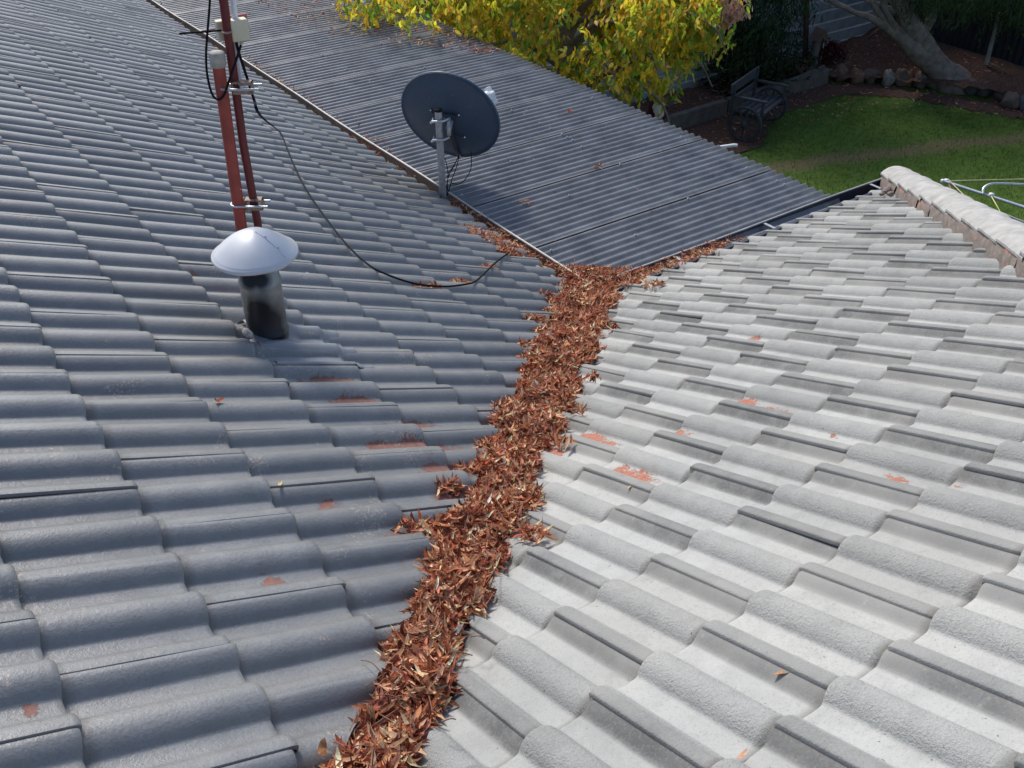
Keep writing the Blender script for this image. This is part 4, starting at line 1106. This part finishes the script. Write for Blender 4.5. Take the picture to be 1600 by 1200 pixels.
# ------------------------------------------------------------------ trees
def foliage(name, parent, sprays, leaf_l, leaf_w, cols, per, droop, spread, mat=MAT_LEAF, seed=1, dirj=.5):
    """sprays: Nx3 centres; each carries a stalk of hanging leaflets"""
    rng = np.random.default_rng(seed); n = len(sprays)
    a = rng.uniform(0, 2*math.pi, n); D0 = np.stack([np.cos(a), np.sin(a), rng.normal(-droop, .35, n)], 1)
    base_c = cols[rng.integers(0, len(cols), n)]*rng.normal(1, .15, (n, 1))
    C_ = []; D_ = []; cc_ = []
    for k in range(per):
        t = (k+.5)/per-.5
        off = D0*spread*t*2+rng.normal(0, spread*.16, (n, 3)); off[:, 2] -= spread*.35*(t+.5)**2
        C_.append(sprays+off)
        d = D0*.5+np.array([0, 0, -droop])+rng.normal(0, dirj, (n, 3)); D_.append(d)
        cc_.append(np.clip(base_c*rng.normal(1, .14, (n, 3)), .005, .95))
    C_ = np.concatenate(C_); D_ = np.concatenate(D_); cc_ = np.concatenate(cc_); m = len(C_)
    Nv = rng.normal(0, .7, (m, 3))+np.array([-.25, -.35, .7])
    Ln = rng.uniform(.7, 1.25, m)*leaf_l
    return leaf_set(name, C_, D_, Nv, Ln, Ln*leaf_w*rng.uniform(.8, 1.25, m), rng.normal(.5, .6, m), rng.uniform(.05, .5, m), cc_, mat, parent, rng.normal(0, .4, m))
def in_ellipsoid(n, c, r_, seed, shell=.45, flat=0):
    rng = np.random.default_rng(seed); d = rng.normal(0, 1, (n, 3)); d /= np.linalg.norm(d, axis=1, keepdims=True)
    rad = shell+(1-shell)*rng.random(n)**.6
    k = np.array([1+.22*mnoise.noise(Vector(q)*2.3+Vector((seed, 0, 0))) for q in d])
    return np.array(c)+d*np.array(r_)*(rad*k)[:, None]
def clumped(c, r_, nclump, per, size, seed):
    rng = np.random.default_rng(seed); cen = in_ellipsoid(nclump, c, r_, seed)
    return (cen[:, None, :]+rng.normal(0, size, (nclump, per, 3))*np.array([1, 1, .75])).reshape(-1, 3)
YEL = np.array([(.90, .64, .05), (.84, .63, .06), (.66, .60, .05), (.42, .50, .05), (.24, .36, .05), (.92, .56, .07), (.76, .63, .09), (.28, .40, .06), (.56, .56, .06)])
ytree = empty('yellow_tree', 'tree with drooping yellow and green autumn leaves overhanging the patio roof', 'tree')
tb = V(3.9, 5.3, GZ)
limbs = MB()
limbs.tube(arc([tb, tb+V(.05, .02, .7), tb+V(-.03, -.05, 1.5), tb+V(.05, .05, 2.2)], 4), [.12]*5+[.10]*4+[.085]*4, 12)
limbs.build('trunk', MAT_BARK, ytree)
lb = MB(); rr = random.Random(4)
for i in range(26):
    a = rr.uniform(0, 6.28); z0 = rr.uniform(1.0, 2.3); r_ = rr.uniform(.9, 1.7); s0 = tb+V(0, 0, z0)
    e_ = s0+V(r_*math.cos(a), r_*math.sin(a)*1.1, rr.uniform(.1, .9)); m_ = (s0+e_)/2+V(0, 0, .25)
    lb.tube(arc([s0, m_, e_, e_+V(.25*math.cos(a), .25*math.sin(a), -.3)], 4), [.035*(1-.07*j) for j in range(13)], 6)
lb.build('limbs', MAT_BARK, ytree)
sp = np.concatenate([clumped((4.05, 5.0, -.15), (1.5, 1.4, 1.05), 140, 13, .12, 11), clumped((2.95, 5.9, .30), (1.45, 1.6, .85), 120, 13, .13, 12), clumped((4.85, 4.95, -.28), (.72, .8, .75), 60, 13, .11, 13)])
foliage('crown', ytree, sp, .082, .38, YEL, 7, .75, .085, seed=21, dirj=.55)
# dry pinkish sprig at the right side of the crown
dsp = np.concatenate([onplane(u, v, hv, hv@V(4.6, 4.4, 0))[None]+np.random.default_rng(i).normal(0, .045, (9, 3)) for i, (u, v) in enumerate(((1118, 8), (1126, 20), (1134, 30), (1142, 22), (1148, 12), (1122, 34), (1112, 2), (1128, 4), (1150, 20)))])
foliage('dead_sprig', ytree, dsp, .07, .32, np.array([(.62, .40, .31), (.55, .33, .25), (.70, .48, .38)]), 6, .9, .06, MAT_DRYLEAF, 5)

def dark_tree(name, label, base, height, crowns, cols, seed, leaf=(.09, .30), per=6, droop=.8, trunk_r=.10, group=None, cl=(70, 10, .16)):
    t = empty(name, label, 'tree', group); base = np.array(base, float); rr = random.Random(seed)
    MB().tube(arc([base, base+V(rr.gauss(0, .08), rr.gauss(0, .08), height*.35), base+V(rr.gauss(0, .15), rr.gauss(0, .15), height*.8)], 5), [trunk_r*(1-.06*i) for i in range(11)], 10).build('trunk', MAT_BARK, t)
    sp = np.concatenate([clumped(c, r_, cl[0], cl[1], cl[2], seed*10+i) for i, (c, r_) in enumerate(crowns)])
    foliage('crown', t, sp, leaf[0], leaf[1], cols, per, droop, leaf[0]*1.2, seed=seed)
    return t
DG = np.array([(.030, .065, .025), (.045, .085, .03), (.020, .045, .022), (.06, .10, .035)])
dark_tree('evergreen_tree', 'dark evergreen tree with drooping foliage between the yellow tree and the post', (8.2, 6.6, GZ), 4.2,
          [(onplane(1185, 20, (0, 1, 0), 6.4), (.75, .4, .75)), ((8.3, 6.6, 1.0), (.9, .5, .8))], DG, 3, (.11, .14), 8)
dark_tree('dark_shrub', 'dark leafy shrub behind the wagon-wheel bench', onplane(1190, 135, (0, 1, 0), 6.5)*V(1, 1, 0)+V(0, 0, GZ), .7,
          [(onplane(1200, 108, (0, 1, 0), 6.5), (.75, .35, .42)), (onplane(1150, 95, (0, 1, 0), 6.6), (.5, .3, .6))], DG*.8, 4, (.05, .5), 6, .1, .03)
dark_tree('red_shrub', 'small maroon-leaved shrub in front of the grey fence', onplane(1295, 98, (0, 1, 0), 6.5)*V(1, 1, 0)+V(0, 0, GZ), .35,
          [(onplane(1293, 84, (0, 1, 0), 6.5), (.24, .2, .16))], np.array([(.10, .02, .025), (.07, .015, .02), (.13, .04, .035)]), 6, (.05, .45), 5, -.5, .015, cl=(40, 7, .06))

# big leaning paperbark-like tree at the back right
bt = empty('leaning_tree', 'old tree with a thick leaning grey-brown trunk forking into many limbs', 'tree')
tb0 = onz(1478, 116, GZ+.22)
npl = V(hv[0], hv[1], 0)
def tp(u, v, back=0.0): return onplane(u, v, npl, npl@(tb0+npl*back))
def limb(name, pts, rads, nseg=5, n=14):
    q = arc([tp(*p_) for p_ in pts], nseg); rr_ = np.interp(np.linspace(0, 1, len(q)), np.linspace(0, 1, len(rads)), rads)
    mb = MB(); mb.tube(q, [float(r_*(1+.09*fnoise(i*.7, r_*50))) for i, r_ in enumerate(rr_)], n)
    mb.v = [tuple(np.array(v_)+.022*np.array(mnoise.noise_vector(Vector(v_)*4.5))) for v_ in mb.v]
    return mb.build(name, MAT_BARK, bt)
limb('trunk', [(1500, 150), (1486, 126), (1468, 108), (1440, 84), (1414, 62), (1396, 44)], [.34, .25, .19, .17, .14, .10], 6, 18)
limb('trunk', [(1486, 146), (1478, 122), (1458, 92), (1440, 62), (1418, 30), (1402, -10), (1395, -60)], [.26, .20, .16, .15, .14, .12, .10], 6, 18)
limb('limb', [(1462, 100, .1), (1449, 72, .1), (1446, 50, .12), (1456, 25, .15), (1457, -5, .2), (1470, -60, .2)], [.10, .09, .075, .075, .07, .05])
limb('limb', [(1414, 62), (1394, 46), (1368, 32), (1345, 22), (1318, 11), (1296, -2), (1270, -20)], [.11, .085, .06, .045, .035, .03, .02])
limb('limb', [(1402, 50), (1384, 32), (1368, 12), (1355, -8), (1330, -50)], [.08, .055, .05, .045, .03])
limb('limb', [(1410, 56, -.05), (1394, 36, -.05), (1382, 14, -.05), (1378, -12, -.05), (1370, -60, 0)], [.07, .05, .045, .04, .03])
limb('limb', [(1425, 58, .1), (1412, 30, .1), (1398, 8, .1), (1390, -20, .1)], [.10, .08, .06, .05])
limb('limb', [(1434, 55), (1425, 20), (1420, -15), (1422, -60)], [.10, .085, .08, .06])
limb('limb', [(1400, 20), (1374, 8), (1350, -2), (1330, -25)], [.05, .035, .03, .02])
limb('limb', [(1340, 21), (1322, 12), (1302, 10), (1280, 2)], [.022, .018, .014, .01])
rngb = np.random.default_rng(55)
def canopy(cen, spread, nn, seed):
    r_ = np.random.default_rng(seed); return np.array(cen)+r_.normal(0, 1, (nn, 3))*np.array(spread)
bsp = np.concatenate([canopy(tp(u, v, b_), s, k, i) for i, (u, v, b_, s, k) in enumerate(((1450, 8, -.3, (.16, .16, .12), 90), (1440, -15, -.3, (.25, .2, .15), 120), (1500, -20, .2, (.35, .3, .20), 220), (1545, -8, .1, (.35, .3, .20), 260), (1590, -2, 0, (.3, .3, .22), 220), (1520, 12, .3, (.35, .2, .10), 110), (1600, 25, -.2, (.12, .2, .12), 50)))])
foliage('crown', bt, bsp, .085, .16, np.array([(.05, .10, .035), (.035, .075, .03), (.075, .125, .04), (.03, .06, .03)]), 6, .9, .10, seed=61)
top = np.concatenate([in_ellipsoid(260, tb0+V(-.3, -.2, 3.6), (2.2, 2.2, 1.1), 71, .2), in_ellipsoid(60, tb0+V(.2, -2.4, 3.1), (1.5, 2.0, .9), 72, .2)])
foliage('crown', bt, top, .13, .30, DG, 8, .6, .16, seed=62)
# slim leaning stake against the black fence
s0, s1 = tp(1541, 101, .25), tp(1562, 20, .25)
o = MB().tube([s0, (s0+s1)/2+V(0, 0, .01), s1], [.035, .030, .026], 10).build('slim_sapling', simple('pale_bark', (.22, .21, .21), .9, 0, .3, 9)); tag(o, 'slim pale bare sapling leaning in front of the near-black fence', 'sapling')

# tall trees outside the fences, their crowns above the photo, shading the yard
BG = [((7.9, 10.6, GZ), 6.5, [((7.9, 10.4, 2.8), (1.5, 1.3, 2.2))], 33), ((10.6, 9.9, GZ), 7.5, [((10.6, 9.7, 3.0), (2.2, 1.5, 3.0))], 31), ((13.6, 8.4, GZ), 8, [((13.4, 8.2, 3.0), (2.2, 1.8, 3.2))], 32), ((15.0, 4.6, GZ), 6.5, [((14.8, 4.6, 2.2), (1.8, 2.4, 2.6))], 34)]
labs = ['dark tree behind the grey fence, nearest to the yellow tree', 'tall dark tree behind the middle of the grey fence', 'tall dark tree behind the far corner of the fences', 'dark tree beyond the near-black fence']
for (b_, h_, cr, sd_), lb_ in zip(BG, labs): dark_tree('background_tree', lb_, b_, h_, cr, DG, sd_, (.20, .38), 6, .5, .16, 'trees beyond the fences', (95, 8, .28))

# leaf litter on the mulch
k = 2600; rngm = np.random.default_rng(9)
x = rngm.uniform(6.0, 11.8, k); y = rngm.uniform(2.2, 6.9, k)
keep = (y > 5.0+.0*x) & (x < 9.8) | ((x > 9.6) & (y > 13.8-x*.95)); x, y = x[keep], y[keep]
zz = np.where(y > np.where(x < 9.8, 6.1, 17.0-x*1.12), GZ+.19+np.clip(x-10.3, 0, 3)*.1, GZ+.03)
stuff(scatter('leaf_scatter', np.column_stack([x, y, zz]), tilt=.2, lmin=.04, lmax=.08), 'brown leaf litter over the mulch beds along the fences', 'leaves')
# grass blades on the lawn
k = 26000; rngg = np.random.default_rng(19)
x = rngg.uniform(4.2, 11.4, k); y = rngg.uniform(.0, 5.6, k)
ok = (y < np.where(x < 7.5, 5.0, np.where(x < 9.6, 5.6, 13.9-x*.95)))
d_ = np.abs(y+.33*x-6.48); ok &= rngg.random(k) < np.clip(.25+d_*1.6, 0, 1); x, y = x[ok], y[ok]; k = len(x)
D_ = np.column_stack([rngg.normal(0, .5, k), rngg.normal(0, .5, k), np.ones(k)]); Ln = rngg.uniform(.03, .065, k)
gc = np.array([(.09, .175, .028), (.13, .23, .04), (.18, .23, .065), (.07, .14, .024)])[rngg.integers(0, 4, k)]*rngg.normal(1, .15, (k, 1))
stuff(leaf_set('grass', np.column_stack([x, y, np.full(k, GZ+.015)]), D_, rngg.normal(0, 1, (k, 3)), Ln, np.full(k, .007), rngg.normal(.4, .4, k), np.full(k, .2), gc, MAT_LEAF), 'short green lawn grass in the back yard', 'grass')
